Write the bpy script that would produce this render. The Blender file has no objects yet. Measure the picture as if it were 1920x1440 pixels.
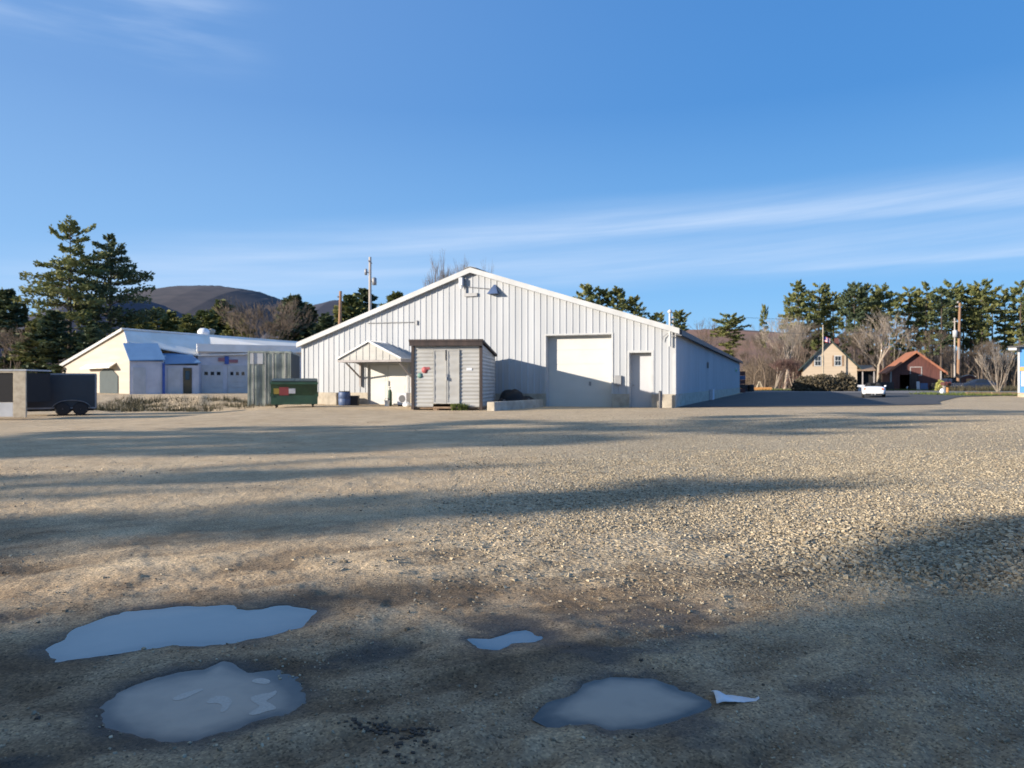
import bpy, bmesh, math, random
import numpy as np
from mathutils import Vector, Matrix
PI = math.pi
R_ = math.radians
scene = bpy.context.scene
COL = scene.collection
random.seed(7)
FPX, HOR, CAMZ = 1400.0, 718.0, 1.2
SUN_AZ, SUN_EL = R_(68.0), R_(15.0)          # direction the light travels (clockwise from +Y), elevation
HX, HY = math.sin(SUN_AZ), math.cos(SUN_AZ)

# ------------------------------------------------------------------ helpers
def sstep(a, b, x):
    t = np.clip((np.asarray(x, float) - a) / (b - a), 0, 1)
    return t * t * (3 - 2 * t)

def gbase(X, Y):
    X = np.asarray(X, float); Y = np.asarray(Y, float)
    z = 0.13 * sstep(7, 26, Y)
    z = z - 0.50 * sstep(-9.5, -16, X) * sstep(12, 30, Y) * (1 - sstep(45, 53, Y))
    z = z + 0.22 * sstep(-12, -18, X) * sstep(46, 54, Y)
    z = z + 0.12 * sstep(22, 30, X) * sstep(38, 50, Y)
    return z

def gz(x, y):
    return float(gbase(x, y))

def P(px, py, D):
    return Vector(((px - 960) / FPX * D, D, CAMZ + (HOR - py) / FPX * D))

def G(px, D, dz=0.0):
    x = (px - 960) / FPX * D
    return Vector((x, D, gz(x, D) + dz))

def tag(o, label=None, cat=None, group=None, kind=None):
    if label: o['label'] = label
    if cat: o['category'] = cat
    if group: o['group'] = group
    if kind: o['kind'] = kind
    return o

def thing(name, label, cat, loc=(0, 0, 0), rz=0.0, group=None):
    o = bpy.data.objects.new(name, None)
    COL.objects.link(o)
    o.location = loc
    o.rotation_euler = (0, 0, rz)
    o.empty_display_size = 0.3
    return tag(o, label, cat, group)

class MB:
    """collects shapes and links them as one mesh object"""
    def __init__(s):
        s.v = []; s.f = []; s.m = []; s.sm = []
        s.M = Matrix.Identity(4)
    def add(s, vs, fs, mi=0, smooth=False):
        b = len(s.v)
        s.v += [tuple(s.M @ Vector(p)) for p in vs]
        for f in fs:
            s.f.append(tuple(b + i for i in f)); s.m.append(mi); s.sm.append(smooth)
        return s
    def box(s, x0, x1, y0, y1, z0, z1, mi=0):
        vs = [(x0,y0,z0),(x1,y0,z0),(x1,y1,z0),(x0,y1,z0),(x0,y0,z1),(x1,y0,z1),(x1,y1,z1),(x0,y1,z1)]
        return s.add(vs, [(0,3,2,1),(4,5,6,7),(0,1,5,4),(1,2,6,5),(2,3,7,6),(3,0,4,7)], mi)
    def bevbox(s, x0, x1, y0, y1, z0, z1, b=0.02, mi=0):
        bm = bmesh.new()
        bmesh.ops.create_cube(bm, size=1)
        for v in bm.verts:
            v.co = Vector(((x0+x1)/2 + v.co.x*(x1-x0), (y0+y1)/2 + v.co.y*(y1-y0), (z0+z1)/2 + v.co.z*(z1-z0)))
        bmesh.ops.bevel(bm, geom=list(bm.edges), offset=b, segments=2, affect='EDGES', profile=0.6)
        bm.verts.index_update()
        s.add([v.co.copy() for v in bm.verts], [[v.index for v in f.verts] for f in bm.faces], mi)
        bm.free(); return s
    def slab(s, q, t, mi=0):
        """quad q (4 points) thickened by vector t"""
        q = [Vector(p) for p in q]; t = Vector(t)
        vs = q + [p + t for p in q]
        n = len(q)
        fs = [tuple(range(n))[::-1], tuple(range(n, 2*n))] + [(i, (i+1) % n, n+(i+1) % n, n+i) for i in range(n)]
        return s.add(vs, fs, mi)
    def tube(s, p0, p1, r0, r1=None, n=8, mi=0, cap=True):
        r1 = r0 if r1 is None else r1
        p0 = Vector(p0); p1 = Vector(p1); d = (p1 - p0)
        if d.length < 1e-6: return s
        d.normalize()
        a = Vector((0,0,1)) if abs(d.z) < 0.9 else Vector((1,0,0))
        u = d.cross(a).normalized(); w = d.cross(u)
        vs = []
        for p, r in ((p0, r0), (p1, r1)):
            for i in range(n):
                t = 2*PI*i/n
                vs.append(p + (u*math.cos(t) + w*math.sin(t))*r)
        s.add(vs, [(i, (i+1) % n, n+(i+1) % n, n+i) for i in range(n)], mi, True)
        if cap:
            s.add(vs[:n], [tuple(range(n))[::-1]], mi); s.add(vs[n:], [tuple(range(n))], mi)
        return s
    def path(s, pts, r, n=6, mi=0):
        for a, b in zip(pts[:-1], pts[1:]): s.tube(a, b, r, r, n, mi)
        return s
    def lathe(s, prof, c=(0,0,0), n=16, axis='z', mi=0):
        vs = []; c = Vector(c)
        for r, h in prof:
            for i in range(n):
                t = 2*PI*i/n
                p = (r*math.cos(t), r*math.sin(t), h)
                if axis == 'x': p = (h, p[0], p[1])
                if axis == 'y': p = (p[0], h, p[1])
                vs.append(c + Vector(p))
        fs = []
        for k in range(len(prof)-1):
            for i in range(n):
                fs.append((k*n+i, k*n+(i+1) % n, (k+1)*n+(i+1) % n, (k+1)*n+i))
        s.add(vs, fs, mi, True)
        s.add(vs[:n], [tuple(range(n))[::-1]], mi); s.add(vs[-n:], [tuple(range(n))], mi)
        return s
    def ball(s, c, r, seed=0, rough=0.0, n=14, mi=0):
        """r = (rx,ry,rz); lumpy ellipsoid"""
        rd = random.Random(seed); c = Vector(c)
        ph = [rd.uniform(0, 6.28) for _ in range(9)]
        vs = []; fs = []; m = n//2
        for j in range(m+1):
            th = PI*j/m
            for i in range(n):
                a = 2*PI*i/n
                k = 1 + rough*(math.sin(3*a+ph[0])*math.sin(2*th+ph[1]) + .6*math.sin(5*a+ph[2]+3*th) + .4*math.sin(7*th+ph[3]+2*a))
                vs.append(c + Vector((r[0]*k*math.sin(th)*math.cos(a), r[1]*k*math.sin(th)*math.sin(a), r[2]*k*math.cos(th))))
        for j in range(m):
            for i in range(n):
                fs.append((j*n+i, (j+1)*n+i, (j+1)*n+(i+1) % n, j*n+(i+1) % n))
        return s.add(vs, fs, mi, True)
    def build(s, name, mats, parent=None, kind=None):
        me = bpy.data.meshes.new(name)
        me.from_pydata([tuple(v) for v in s.v], [], s.f)
        mats = mats if isinstance(mats, (list, tuple)) else [mats]
        for m in mats: me.materials.append(m)
        me.polygons.foreach_set('material_index', s.m)
        me.polygons.foreach_set('use_smooth', s.sm)
        me.validate(); me.update()
        o = bpy.data.objects.new(name, me)
        COL.objects.link(o)
        if parent is not None: o.parent = parent
        if kind: o['kind'] = kind
        return o

def np_mesh(name, V, F, mat, parent=None, smooth=False, kind=None, link=True):
    me = bpy.data.meshes.new(name)
    V = np.ascontiguousarray(V, np.float32); F = np.ascontiguousarray(F, np.int32)
    k = F.shape[1]
    me.vertices.add(len(V)); me.vertices.foreach_set('co', V.ravel())
    me.loops.add(F.size); me.loops.foreach_set('vertex_index', F.ravel())
    me.polygons.add(len(F))
    me.polygons.foreach_set('loop_start', np.arange(0, F.size, k, dtype=np.int32))
    me.polygons.foreach_set('loop_total', np.full(len(F), k, np.int32))
    me.polygons.foreach_set('use_smooth', np.full(len(F), smooth, bool))
    me.materials.append(mat)
    me.update(calc_edges=True)
    if not link: return me
    o = bpy.data.objects.new(name, me); COL.objects.link(o)
    if parent is not None: o.parent = parent
    if kind: o['kind'] = kind
    return o

# numpy value noise
def vnoise(x, y, seed=0):
    xi = np.floor(x).astype(np.int64); yi = np.floor(y).astype(np.int64)
    xf = x - xi; yf = y - yi
    def h(a, b):
        n = (a*374761393 + b*668265263 + seed*1442695041) & 0xffffffff
        n = ((n ^ (n >> 13))*1274126177) & 0xffffffff
        return ((n ^ (n >> 16)) & 0xffff)/65535.0
    u = xf*xf*(3-2*xf); v = yf*yf*(3-2*yf)
    return (h(xi,yi)*(1-u)+h(xi+1,yi)*u)*(1-v)+(h(xi,yi+1)*(1-u)+h(xi+1,yi+1)*u)*v
def fbm(x, y, oc=4, seed=0):
    s = 0; a = .5; t = 0
    for i in range(oc):
        s = s + a*vnoise(x*2**i, y*2**i, seed+i*17); t += a; a *= .5
    return s/t

# ------------------------------------------------------------------ materials
def pm(name, c, rough=0.7, metal=0.0, c2=None, scale=3.0, bump=0.0, bscale=None, stretch=(1,1,1), spec=0.5, lo=.35, hi=.65, detail=5, transl=0.0):
    m = bpy.data.materials.new(name); m.use_nodes = True
    nt = m.node_tree; n = nt.nodes; l = nt.links
    b = n['Principled BSDF']
    b.inputs['Roughness'].default_value = rough
    b.inputs['Metallic'].default_value = metal
    b.inputs['Specular IOR Level'].default_value = spec
    tc = n.new('ShaderNodeTexCoord'); mp = n.new('ShaderNodeMapping')
    mp.inputs['Scale'].default_value = stretch
    l.new(tc.outputs['Object'], mp.inputs['Vector'])
    c2 = c2 or tuple(x*0.8 for x in c)
    nz = n.new('ShaderNodeTexNoise'); nz.inputs['Scale'].default_value = scale; nz.inputs['Detail'].default_value = detail
    l.new(mp.outputs[0], nz.inputs['Vector'])
    rp = n.new('ShaderNodeValToRGB')
    rp.color_ramp.elements[0].position = lo; rp.color_ramp.elements[1].position = hi
    rp.color_ramp.elements[0].color = (*c2, 1); rp.color_ramp.elements[1].color = (*c, 1)
    l.new(nz.outputs['Fac'], rp.inputs[0]); l.new(rp.outputs[0], b.inputs['Base Color'])
    if bump:
        nb = n.new('ShaderNodeTexNoise'); nb.inputs['Scale'].default_value = bscale or scale*6; nb.inputs['Detail'].default_value = 4
        l.new(mp.outputs[0], nb.inputs['Vector'])
        bp = n.new('ShaderNodeBump'); bp.inputs['Strength'].default_value = bump; bp.inputs['Distance'].default_value = 0.05
        l.new(nb.outputs['Fac'], bp.inputs['Height']); l.new(bp.outputs[0], b.inputs['Normal'])
    if transl:
        tr = n.new('ShaderNodeBsdfTranslucent'); mx = n.new('ShaderNodeMixShader'); mx.inputs[0].default_value = transl
        l.new(rp.outputs[0], tr.inputs['Color'])
        l.new(b.outputs[0], mx.inputs[1]); l.new(tr.outputs[0], mx.inputs[2])
        l.new(mx.outputs[0], n['Material Output'].inputs['Surface'])
    return m

M = {}
M['siding'] = pm('white_siding', (.41,.42,.425), .5, c2=(.35,.36,.365), scale=.5, stretch=(3,3,.35), bump=.03, spec=.12)
M['trim'] = pm('white_trim', (.46,.46,.45), .5, c2=(.40,.40,.385), scale=2, spec=.15)
M['shade_metal'] = pm('dark_flashing', (.05,.05,.055), .5)
M['roofmetal'] = pm('galvanised_roof', (.5,.5,.5), .4, .2, c2=(.4,.4,.39), scale=1.2)
M['concrete'] = pm('concrete', (.42,.37,.29), .9, c2=(.3,.26,.2), scale=3, bump=.3)
M['door_white'] = pm('door_paint', (.55,.535,.49), .5, c2=(.50,.485,.44), scale=.7, spec=.15)
M['mandoor'] = pm('grey_door_paint', (.46,.46,.46), .5, c2=(.41,.41,.42), scale=.8, spec=.15)
M['grey_siding'] = pm('grey_siding', (.43,.42,.385), .5, c2=(.35,.34,.31), scale=1.0, stretch=(1,1,2), bump=.03, spec=.15)
M['darkwood'] = pm('dark_wood', (.06,.04,.033), .8, c2=(.03,.022,.02), scale=4, stretch=(1,1,.2), bump=.2)
M['wood'] = pm('weathered_wood', (.30,.20,.12), .85, c2=(.2,.13,.08), scale=5, bump=.25)
M['palewood'] = pm('pale_wood', (.45,.38,.27), .85, c2=(.33,.27,.19), scale=5, bump=.2)
M['black'] = pm('black_paint', (.016,.017,.02), .35, c2=(.012,.012,.014), scale=2)
M['blackmatte'] = pm('black_plastic', (.012,.012,.013), .7, bump=.2, scale=6)
M['rubber'] = pm('rubber', (.02,.02,.02), .85, bump=.15)
M['steel'] = pm('steel', (.42,.43,.44), .35, .7, scale=4)
M['dullsteel'] = pm('dull_steel', (.25,.25,.25), .55, .4, scale=4)
M['dumpster'] = pm('green_paint', (.028,.075,.035), .5, c2=(.02,.05,.026), scale=3, bump=.1)
M['dumplid'] = pm('dark_lid', (.03,.045,.035), .6, scale=3)
M['red'] = pm('red_sticker', (.36,.075,.075), .6); M['yellow'] = pm('yellow_sticker', (.42,.30,.06), .6)
M['whitest'] = pm('white_sticker', (.75,.75,.75), .5); M['green'] = pm('green_sticker', (.13,.24,.20), .6)
M['container'] = pm('weathered_green', (.33,.35,.29), .7, c2=(.16,.18,.15), scale=1.1, stretch=(1.5,1.5,.8), bump=.15, lo=.4, hi=.6)
M['paintedshade'] = pm('painted_shade_green', (.04,.055,.055), .6, scale=2)
M['cream'] = pm('cream_siding', (.40,.35,.285), .7, c2=(.36,.31,.245), scale=.8, stretch=(.4,.4,4))
M['greywall'] = pm('pale_block_wall', (.5,.5,.52), .75, c2=(.42,.42,.44), scale=1.5)
M['whiteroof'] = pm('white_roof_metal', (.74,.71,.65), .6, c2=(.66,.62,.55), scale=1.0, spec=.15)
M['blueroof'] = pm('blue_roof_metal', (.12,.23,.38), .5, c2=(.10,.20,.34), scale=1.5)
M['glass'] = pm('dark_glass', (.02,.025,.03), .08, c2=(.015,.018,.02), scale=1)
M['bluepaint'] = pm('blue_paint', (.03,.08,.30), .5)
M['pole'] = pm('pole_wood', (.30,.17,.095), .85, c2=(.2,.11,.06), scale=3, stretch=(3,3,.3), bump=.2)
M['palepole'] = pm('grey_pole_wood', (.40,.36,.32), .85, c2=(.3,.26,.22), scale=3, stretch=(3,3,.3))
M['bark'] = pm('pine_bark', (.10,.075,.055), .95, c2=(.06,.045,.035), scale=4, bump=.4)
M['barebark'] = pm('bare_bark', (.18,.135,.095), .95, c2=(.12,.09,.065), scale=2)
M['palebark'] = pm('pale_bark', (.36,.30,.23), .9, c2=(.25,.2,.15), scale=2)
M['redtwig'] = pm('reddish_twigs', (.17,.10,.085), .95, c2=(.12,.07,.06), scale=.6)
M['needles'] = pm('pine_needles', (.19,.185,.055), .75, c2=(.09,.115,.038), scale=.55, transl=.25, lo=.38, hi=.62)
M['needlesdark'] = pm('dark_needles', (.085,.105,.042), .75, c2=(.04,.062,.028), scale=.5, transl=.22, lo=.38, hi=.62)
M['bush'] = pm('brown_bush', (.11,.085,.045), .9, c2=(.05,.045,.03), scale=1.2)
M['weed'] = pm('weeds', (.10,.082,.045), .9, c2=(.05,.048,.025), scale=1.5, transl=.2)
M['lawnblade'] = pm('grass_blades', (.13,.15,.03), .9, c2=(.07,.1,.02), scale=1.5, transl=.2)
M['housewall'] = pm('tan_clapboard', (.44,.35,.25), .75, c2=(.39,.31,.22), scale=1, stretch=(.3,.3,5))
M['greenroof'] = pm('dark_green_shingle', (.025,.05,.04), .7, c2=(.02,.03,.03), scale=5)
M['brownroof'] = pm('brown_shingle', (.28,.19,.12), .85, c2=(.2,.13,.08), scale=5)
M['barnred'] = pm('red_boards', (.12,.042,.032), .8, c2=(.08,.03,.024), scale=1, stretch=(6,6,.4))
M['barnroof'] = pm('rusty_roof', (.36,.14,.07), .75, c2=(.24,.09,.05), scale=2)
M['barntrim'] = pm('grey_trim', (.34,.31,.29), .8)
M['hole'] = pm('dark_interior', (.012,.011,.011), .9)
M['sidingblue'] = pm('blue_siding', (.05,.22,.50), .6, c2=(.045,.19,.45), scale=1, stretch=(.3,.3,8))
M['mutedred'] = pm('faded_red', (.30,.13,.14), .7)
M['orange'] = pm('orange_board', (.62,.30,.10), .7, c2=(.5,.24,.08), scale=3)
M['carwhite'] = pm('white_car_paint', (.80,.80,.79), .22, c2=(.78,.78,.77), scale=1)
M['carpaint'] = pm('dark_blue_paint', (.018,.025,.045), .25, scale=1)
M['taillight'] = pm('amber_lamp', (.75,.16,.06), .25); M['redlamp'] = pm('red_lamp', (.5,.02,.02), .25)
M['flagred'] = pm('flag_red', (.50,.05,.06), .8); M['flagblue'] = pm('flag_blue', (.03,.04,.18), .8); M['flagwhite'] = pm('flag_white', (.75,.73,.72), .8)
M['paper'] = pm('paper', (.62,.62,.63), .7, c2=(.5,.5,.52), scale=20)
M['lime'] = pm('lime_ring', (.35,.75,.40), .4)
M['yellowgreen'] = pm('yellow_green_leaf', (.38,.36,.10), .8, c2=(.22,.22,.06), scale=3)
M['bluetarp_shade'] = pm('blue_plastic_and_shade', (.06,.10,.20), .55)
M['hill'] = pm('hill_forest', (.062,.052,.055), .95, c2=(.038,.036,.042), scale=.05, bump=1, bscale=.12, detail=8)
M['hillblue'] = pm('near_hill_forest', (.04,.042,.062), .95, c2=(.028,.03,.045), scale=.04, bump=.8, bscale=.25, detail=8)
M['hillbrown'] = pm('brown_hill_forest', (.21,.105,.062), .95, c2=(.13,.08,.055), scale=.045, bump=.8, bscale=.3, detail=8)
M['asphalt'] = pm('asphalt', (.062,.06,.058), .9, c2=(.042,.041,.04), scale=.6, bump=.2, bscale=30)
M['roadgrey'] = pm('worn_asphalt', (.19,.175,.16), .9, c2=(.15,.14,.13), scale=.4, bump=.2, bscale=20)
M['lawn'] = pm('lawn', (.12,.135,.035), .95, c2=(.16,.13,.05), scale=.9, bump=.4, bscale=20)

def ground_material():
    m = bpy.data.materials.new('gravel_lot'); m.use_nodes = True
    nt = m.node_tree; n = nt.nodes; l = nt.links
    b = n['Principled BSDF']
    tc = n.new('ShaderNodeTexCoord')
    def noise(s, d=5, rough=.55, vec=None):
        x = n.new('ShaderNodeTexNoise'); x.inputs['Scale'].default_value = s; x.inputs['Detail'].default_value = d
        x.inputs['Roughness'].default_value = rough
        l.new(vec or tc.outputs['Object'], x.inputs['Vector']); return x.outputs['Fac']
    def ramp(fac, stops):
        r = n.new('ShaderNodeValToRGB'); e = r.color_ramp.elements
        while len(e) < len(stops): e.new(.5)
        for k, (p, c) in enumerate(stops):
            e[k].position = p; e[k].color = (*c, 1) if len(c) == 3 else c
        l.new(fac, r.inputs[0]); return r.outputs[0]
    def mix(f, a, bb, mode='MIX'):
        x = n.new('ShaderNodeMix'); x.data_type = 'RGBA'; x.blend_type = mode
        if isinstance(f, float): x.inputs[0].default_value = f
        else: l.new(f, x.inputs[0])
        l.new(a, x.inputs[6]); l.new(bb, x.inputs[7]); return x.outputs[2]
    def attr(nm):
        a = n.new('ShaderNodeAttribute'); a.attribute_name = nm; return a.outputs['Fac']
    vo = n.new('ShaderNodeTexVoronoi'); vo.inputs['Scale'].default_value = 34; l.new(tc.outputs['Object'], vo.inputs['Vector'])
    sep = n.new('ShaderNodeSeparateColor'); l.new(vo.outputs['Color'], sep.inputs[0])
    stones = ramp(sep.outputs[0], [(0,(.30,.235,.155)),(.45,(.45,.365,.245)),(.8,(.56,.47,.33)),(1,(.62,.53,.385))])
    big = noise(.25, 6)
    dirt = ramp(noise(1.7, 9, .65), [(.3,(.41,.30,.185)),(.5,(.53,.405,.26)),(.7,(.62,.49,.325))])
    mud = ramp(noise(2.6, 10, .68), [(.3,(.24,.16,.09)),(.48,(.43,.31,.19)),(.62,(.54,.41,.265)),(.78,(.60,.47,.32))])
    gsel = attr('gravel')
    col = mix(gsel, dirt, stones)
    col = mix(attr('mud'), col, mud)
    wetc = ramp(noise(6, 4), [(.3,(.055,.042,.032)),(.7,(.10,.078,.058))])
    col = mix(attr('wet'), col, wetc)
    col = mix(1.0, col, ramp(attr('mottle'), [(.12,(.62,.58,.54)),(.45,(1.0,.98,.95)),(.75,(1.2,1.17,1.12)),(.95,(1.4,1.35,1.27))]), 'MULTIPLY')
    tint = ramp(big, [(.3,(.86,.85,.84)),(.7,(1,1,1))])
    v2 = n.new('ShaderNodeTexVoronoi'); v2.inputs['Scale'].default_value = 120; l.new(tc.outputs['Object'], v2.inputs['Vector'])
    s2 = n.new('ShaderNodeSeparateColor'); l.new(v2.outputs['Color'], s2.inputs[0])
    col = mix(1.0, col, ramp(s2.outputs[1], [(0,(.42,.42,.42)),(.2,(.86,.86,.86)),(.7,(1.06,1.06,1.06)),(1,(1.5,1.48,1.42))]), 'MULTIPLY')
    fine = ramp(noise(55, 3), [(.3,(.72,.72,.72)),(.7,(1,1,1))])
    col = mix(1.0, col, tint, 'MULTIPLY'); col = mix(1.0, col, fine, 'MULTIPLY')
    l.new(col, b.inputs['Base Color'])
    mr = n.new('ShaderNodeMapRange'); mr.inputs['To Min'].default_value = .95; mr.inputs['To Max'].default_value = .42
    l.new(attr('wet'), mr.inputs['Value']); l.new(mr.outputs[0], b.inputs['Roughness'])
    b.inputs['Specular IOR Level'].default_value = .3
    vd = n.new('ShaderNodeMath'); vd.operation = 'MULTIPLY'; l.new(vo.outputs['Distance'], vd.inputs[0]); vd.inputs[1].default_value = -1.3
    vg = n.new('ShaderNodeMath'); vg.operation = 'MULTIPLY'; l.new(vd.outputs[0], vg.inputs[0]); l.new(gsel, vg.inputs[1])
    ad = n.new('ShaderNodeMath'); l.new(vg.outputs[0], ad.inputs[0]); l.new(noise(26, 10, .78), ad.inputs[1])
    bp = n.new('ShaderNodeBump'); bp.inputs['Strength'].default_value = .85; bp.inputs['Distance'].default_value = .035
    l.new(ad.outputs[0], bp.inputs['Height']); l.new(bp.outputs[0], b.inputs['Normal'])
    return m
M['ground'] = ground_material()

def stone_material():
    m = bpy.data.materials.new('crushed_stone'); m.use_nodes = True
    nt = m.node_tree; n = nt.nodes; l = nt.links; b = n['Principled BSDF']
    a = n.new('ShaderNodeAttribute'); a.attribute_name = 'tone'
    r = n.new('ShaderNodeValToRGB'); e = r.color_ramp.elements
    stops = [(0,(.04,.034,.026)),(.25,(.165,.132,.088)),(.6,(.39,.32,.215)),(.9,(.55,.465,.325)),(1,(.50,.34,.20))]
    while len(e) < len(stops): e.new(.5)
    for k, (p, c) in enumerate(stops): e[k].position = p; e[k].color = (*c, 1)
    l.new(a.outputs['Fac'], r.inputs[0]); l.new(r.outputs[0], b.inputs['Base Color'])
    b.inputs['Roughness'].default_value = .9; b.inputs['Specular IOR Level'].default_value = .25
    return m
M['stone'] = stone_material()

def water_material(c, ior, nm):
    m = bpy.data.materials.new(nm); m.use_nodes = True
    nt = m.node_tree; n = nt.nodes; l = nt.links; b = n['Principled BSDF']
    b.inputs['Roughness'].default_value = .02; b.inputs['IOR'].default_value = ior
    at = n.new('ShaderNodeAttribute'); at.attribute_name = 'depth'
    tc = n.new('ShaderNodeTexCoord'); z = n.new('ShaderNodeTexNoise'); z.inputs['Scale'].default_value = 7; z.inputs['Detail'].default_value = 5
    l.new(tc.outputs['Object'], z.inputs['Vector'])
    ad = n.new('ShaderNodeMath'); ad.operation = 'MULTIPLY_ADD'; l.new(z.outputs['Fac'], ad.inputs[0]); ad.inputs[1].default_value = .7; ad.inputs[2].default_value = -.35
    a2 = n.new('ShaderNodeMath'); a2.use_clamp = True; l.new(at.outputs['Fac'], a2.inputs[0]); l.new(ad.outputs[0], a2.inputs[1])
    mx = n.new('ShaderNodeMix'); mx.data_type = 'RGBA'; l.new(a2.outputs[0], mx.inputs[0])
    mx.inputs[6].default_value = (.055,.044,.034,1); mx.inputs[7].default_value = (*c,1); l.new(mx.outputs[2], b.inputs['Base Color'])
    bp = n.new('ShaderNodeBump'); bp.inputs['Strength'].default_value = .03; bp.inputs['Distance'].default_value = .02
    l.new(z.outputs['Fac'], bp.inputs['Height']); l.new(bp.outputs[0], b.inputs['Normal'])
    return m
M['water'] = water_material((.15,.132,.108), 2.7, 'clear_puddle_water'); M['murky'] = water_material((.34,.262,.185), 1.36, 'muddy_water')
M['palepatch'] = pm('pale_patch_tint', (.40,.32,.24), .12, c2=(.345,.268,.19), scale=90)

# ------------------------------------------------------------------ ground sheet with puddle hollows
PUD = [
 [(80,1222),(130,1190),(190,1160),(235,1148),(330,1140),(420,1138),(470,1146),(520,1137),(565,1143),(596,1150),(560,1175),(510,1190),(440,1203),(380,1206),(320,1205),(230,1220),(150,1235),(110,1240)],
 [(195,1330),(215,1300),(260,1283),(330,1265),(385,1258),(415,1243),(450,1255),(490,1265),(530,1280),(555,1305),(545,1330),(500,1345),(440,1365),(370,1392),(300,1390),(230,1375),(200,1350)],
 [(875,1197),(915,1198),(950,1190),(985,1184),(1022,1195),(1010,1205),(960,1207),(935,1220),(905,1215)],
 [(1030,1340),(1045,1320),(1100,1285),(1140,1268),(1180,1272),(1230,1275),(1270,1295),(1325,1315),(1320,1325),(1290,1340),(1210,1362),(1150,1370),(1095,1358),(1060,1355)],
]
WLEV = -0.012
def ground_pt(px, py, zl=WLEV):
    D = (CAMZ - zl)*FPX/(py - HOR)
    return ((px-960)/FPX*D, D)
PUDW = [np.array([ground_pt(*p) for p in poly]) for poly in PUD]

def poly_sd(X, Y, poly):
    """signed distance, negative inside"""
    d = np.full(X.shape, 1e9); ins = np.zeros(X.shape, bool)
    n = len(poly)
    for i in range(n):
        ax, ay = poly[i]; bx, by = poly[(i+1) % n]
        ex, ey = bx-ax, by-ay
        t = np.clip(((X-ax)*ex+(Y-ay)*ey)/(ex*ex+ey*ey), 0, 1)
        d = np.minimum(d, np.hypot(X-ax-t*ex, Y-ay-t*ey))
        c = ((ay > Y) != (by > Y)) & (X < ex*(Y-ay)/((by-ay) if by != ay else 1e-9)+ax)
        ins ^= c
    return np.where(ins, -d, d)

def ground_height(X, Y):
    z = gbase(X, Y)
    near = 1 - sstep(9, 16, Y)
    z = z + (fbm(X*.45, Y*.45, 4, 97)-.45)*.7*sstep(-8.5, -12, X)*sstep(39.5, 43, Y)*(1-sstep(50, 55, Y))
    sd = np.full(X.shape, 9.0)
    msk = (np.abs(Y-3) < 3) & (np.abs(X) < 5)
    for poly in PUDW:
        s2 = np.full(X.shape, 9.0); s2[msk] = poly_sd(X[msk], Y[msk], poly)
        sd = np.minimum(sd, s2)
    sdw = sd + (fbm(X*9, Y*9, 4, 3)-.5)*.085
    n1 = (fbm(X*1.3, Y*1.3, 4, 1)-.5)*.05 + (fbm(X*7, Y*7, 3, 5)-.5)*.022 + (fbm(X*24, Y*24, 2, 9)-.5)*.010
    keep = sstep(0, .35, sd)
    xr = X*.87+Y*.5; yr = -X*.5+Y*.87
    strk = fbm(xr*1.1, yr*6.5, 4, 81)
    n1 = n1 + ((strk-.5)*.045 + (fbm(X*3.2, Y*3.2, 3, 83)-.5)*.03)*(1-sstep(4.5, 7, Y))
    z = z + n1*(.25+.75*keep)*(near*.9+.1)
    # hollow with a shallow shore
    z = z - .030*(1-sstep(-.07, .035, sdw)) - .008*(1-sstep(0, .22, sdw))
    z = z + .012*keep*(1-sstep(.05, .3, np.abs(sdw-.12)))*near
    # tyre ruts in the mud
    rut = np.sin((X*.88 - Y*.48)*38 + 4*fbm(X*1.5, Y*1.5, 2, 21))
    rm = np.exp(-(((X-.18)/.3)**2 + ((Y-2.7)/.45)**2)) + .6*np.exp(-(((X-1.2)/.5)**2 + ((Y-2.35)/.3)**2))
    z = z + .012*rut*rm*keep
    # heap of crushed stone on the right
    heap = sstep(1.5, 3.0, X)*sstep(4.1, 4.6, Y + .35*(fbm(X*1.5, Y*0, 2, 31)-.5))*(1-sstep(5.0, 7.5, Y))
    z = z + .07*heap
    gravel = np.clip(sstep(-3, 2.2, X + (fbm(X*.5, Y*.5, 3, 41)-.5)*4)*sstep(3.9, 4.7, Y)*(1-.6*sstep(15, 24, Y)) + heap, 0, 1)
    gravel = np.maximum(gravel, .3*fbm(X*.6, Y*.3, 3, 43)*sstep(5, 8, Y))
    mud = (1-sstep(3.7, 4.7, Y + (fbm(X*.7, Y*.7, 4, 51)-.5)*2.0 + .2*X))
    mud = np.maximum(mud, (1-sstep(4.2, 4.8, Y))*.45)
    mud = mud*(1-.75*heap)*(1-.6*sstep(.4, 2.0, X + (fbm(X*1.1, Y*1.1, 3, 57)-.5)*1.5))
    wet = (1-sstep(-.02, .14, sdw + (fbm(X*5, Y*5, 3, 61)-.5)*.16))
    wet = np.maximum(wet, .8*sstep(.60, .72, fbm(X*1.6+9, Y*2.4, 4, 71))*(1-sstep(3.8, 4.6, Y))*sstep(2.2, .5, X))
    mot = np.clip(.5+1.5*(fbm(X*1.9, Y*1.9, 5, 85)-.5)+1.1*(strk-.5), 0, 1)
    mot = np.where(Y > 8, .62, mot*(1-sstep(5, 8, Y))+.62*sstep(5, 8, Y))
    return z, gravel, mud, wet, mot

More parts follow.
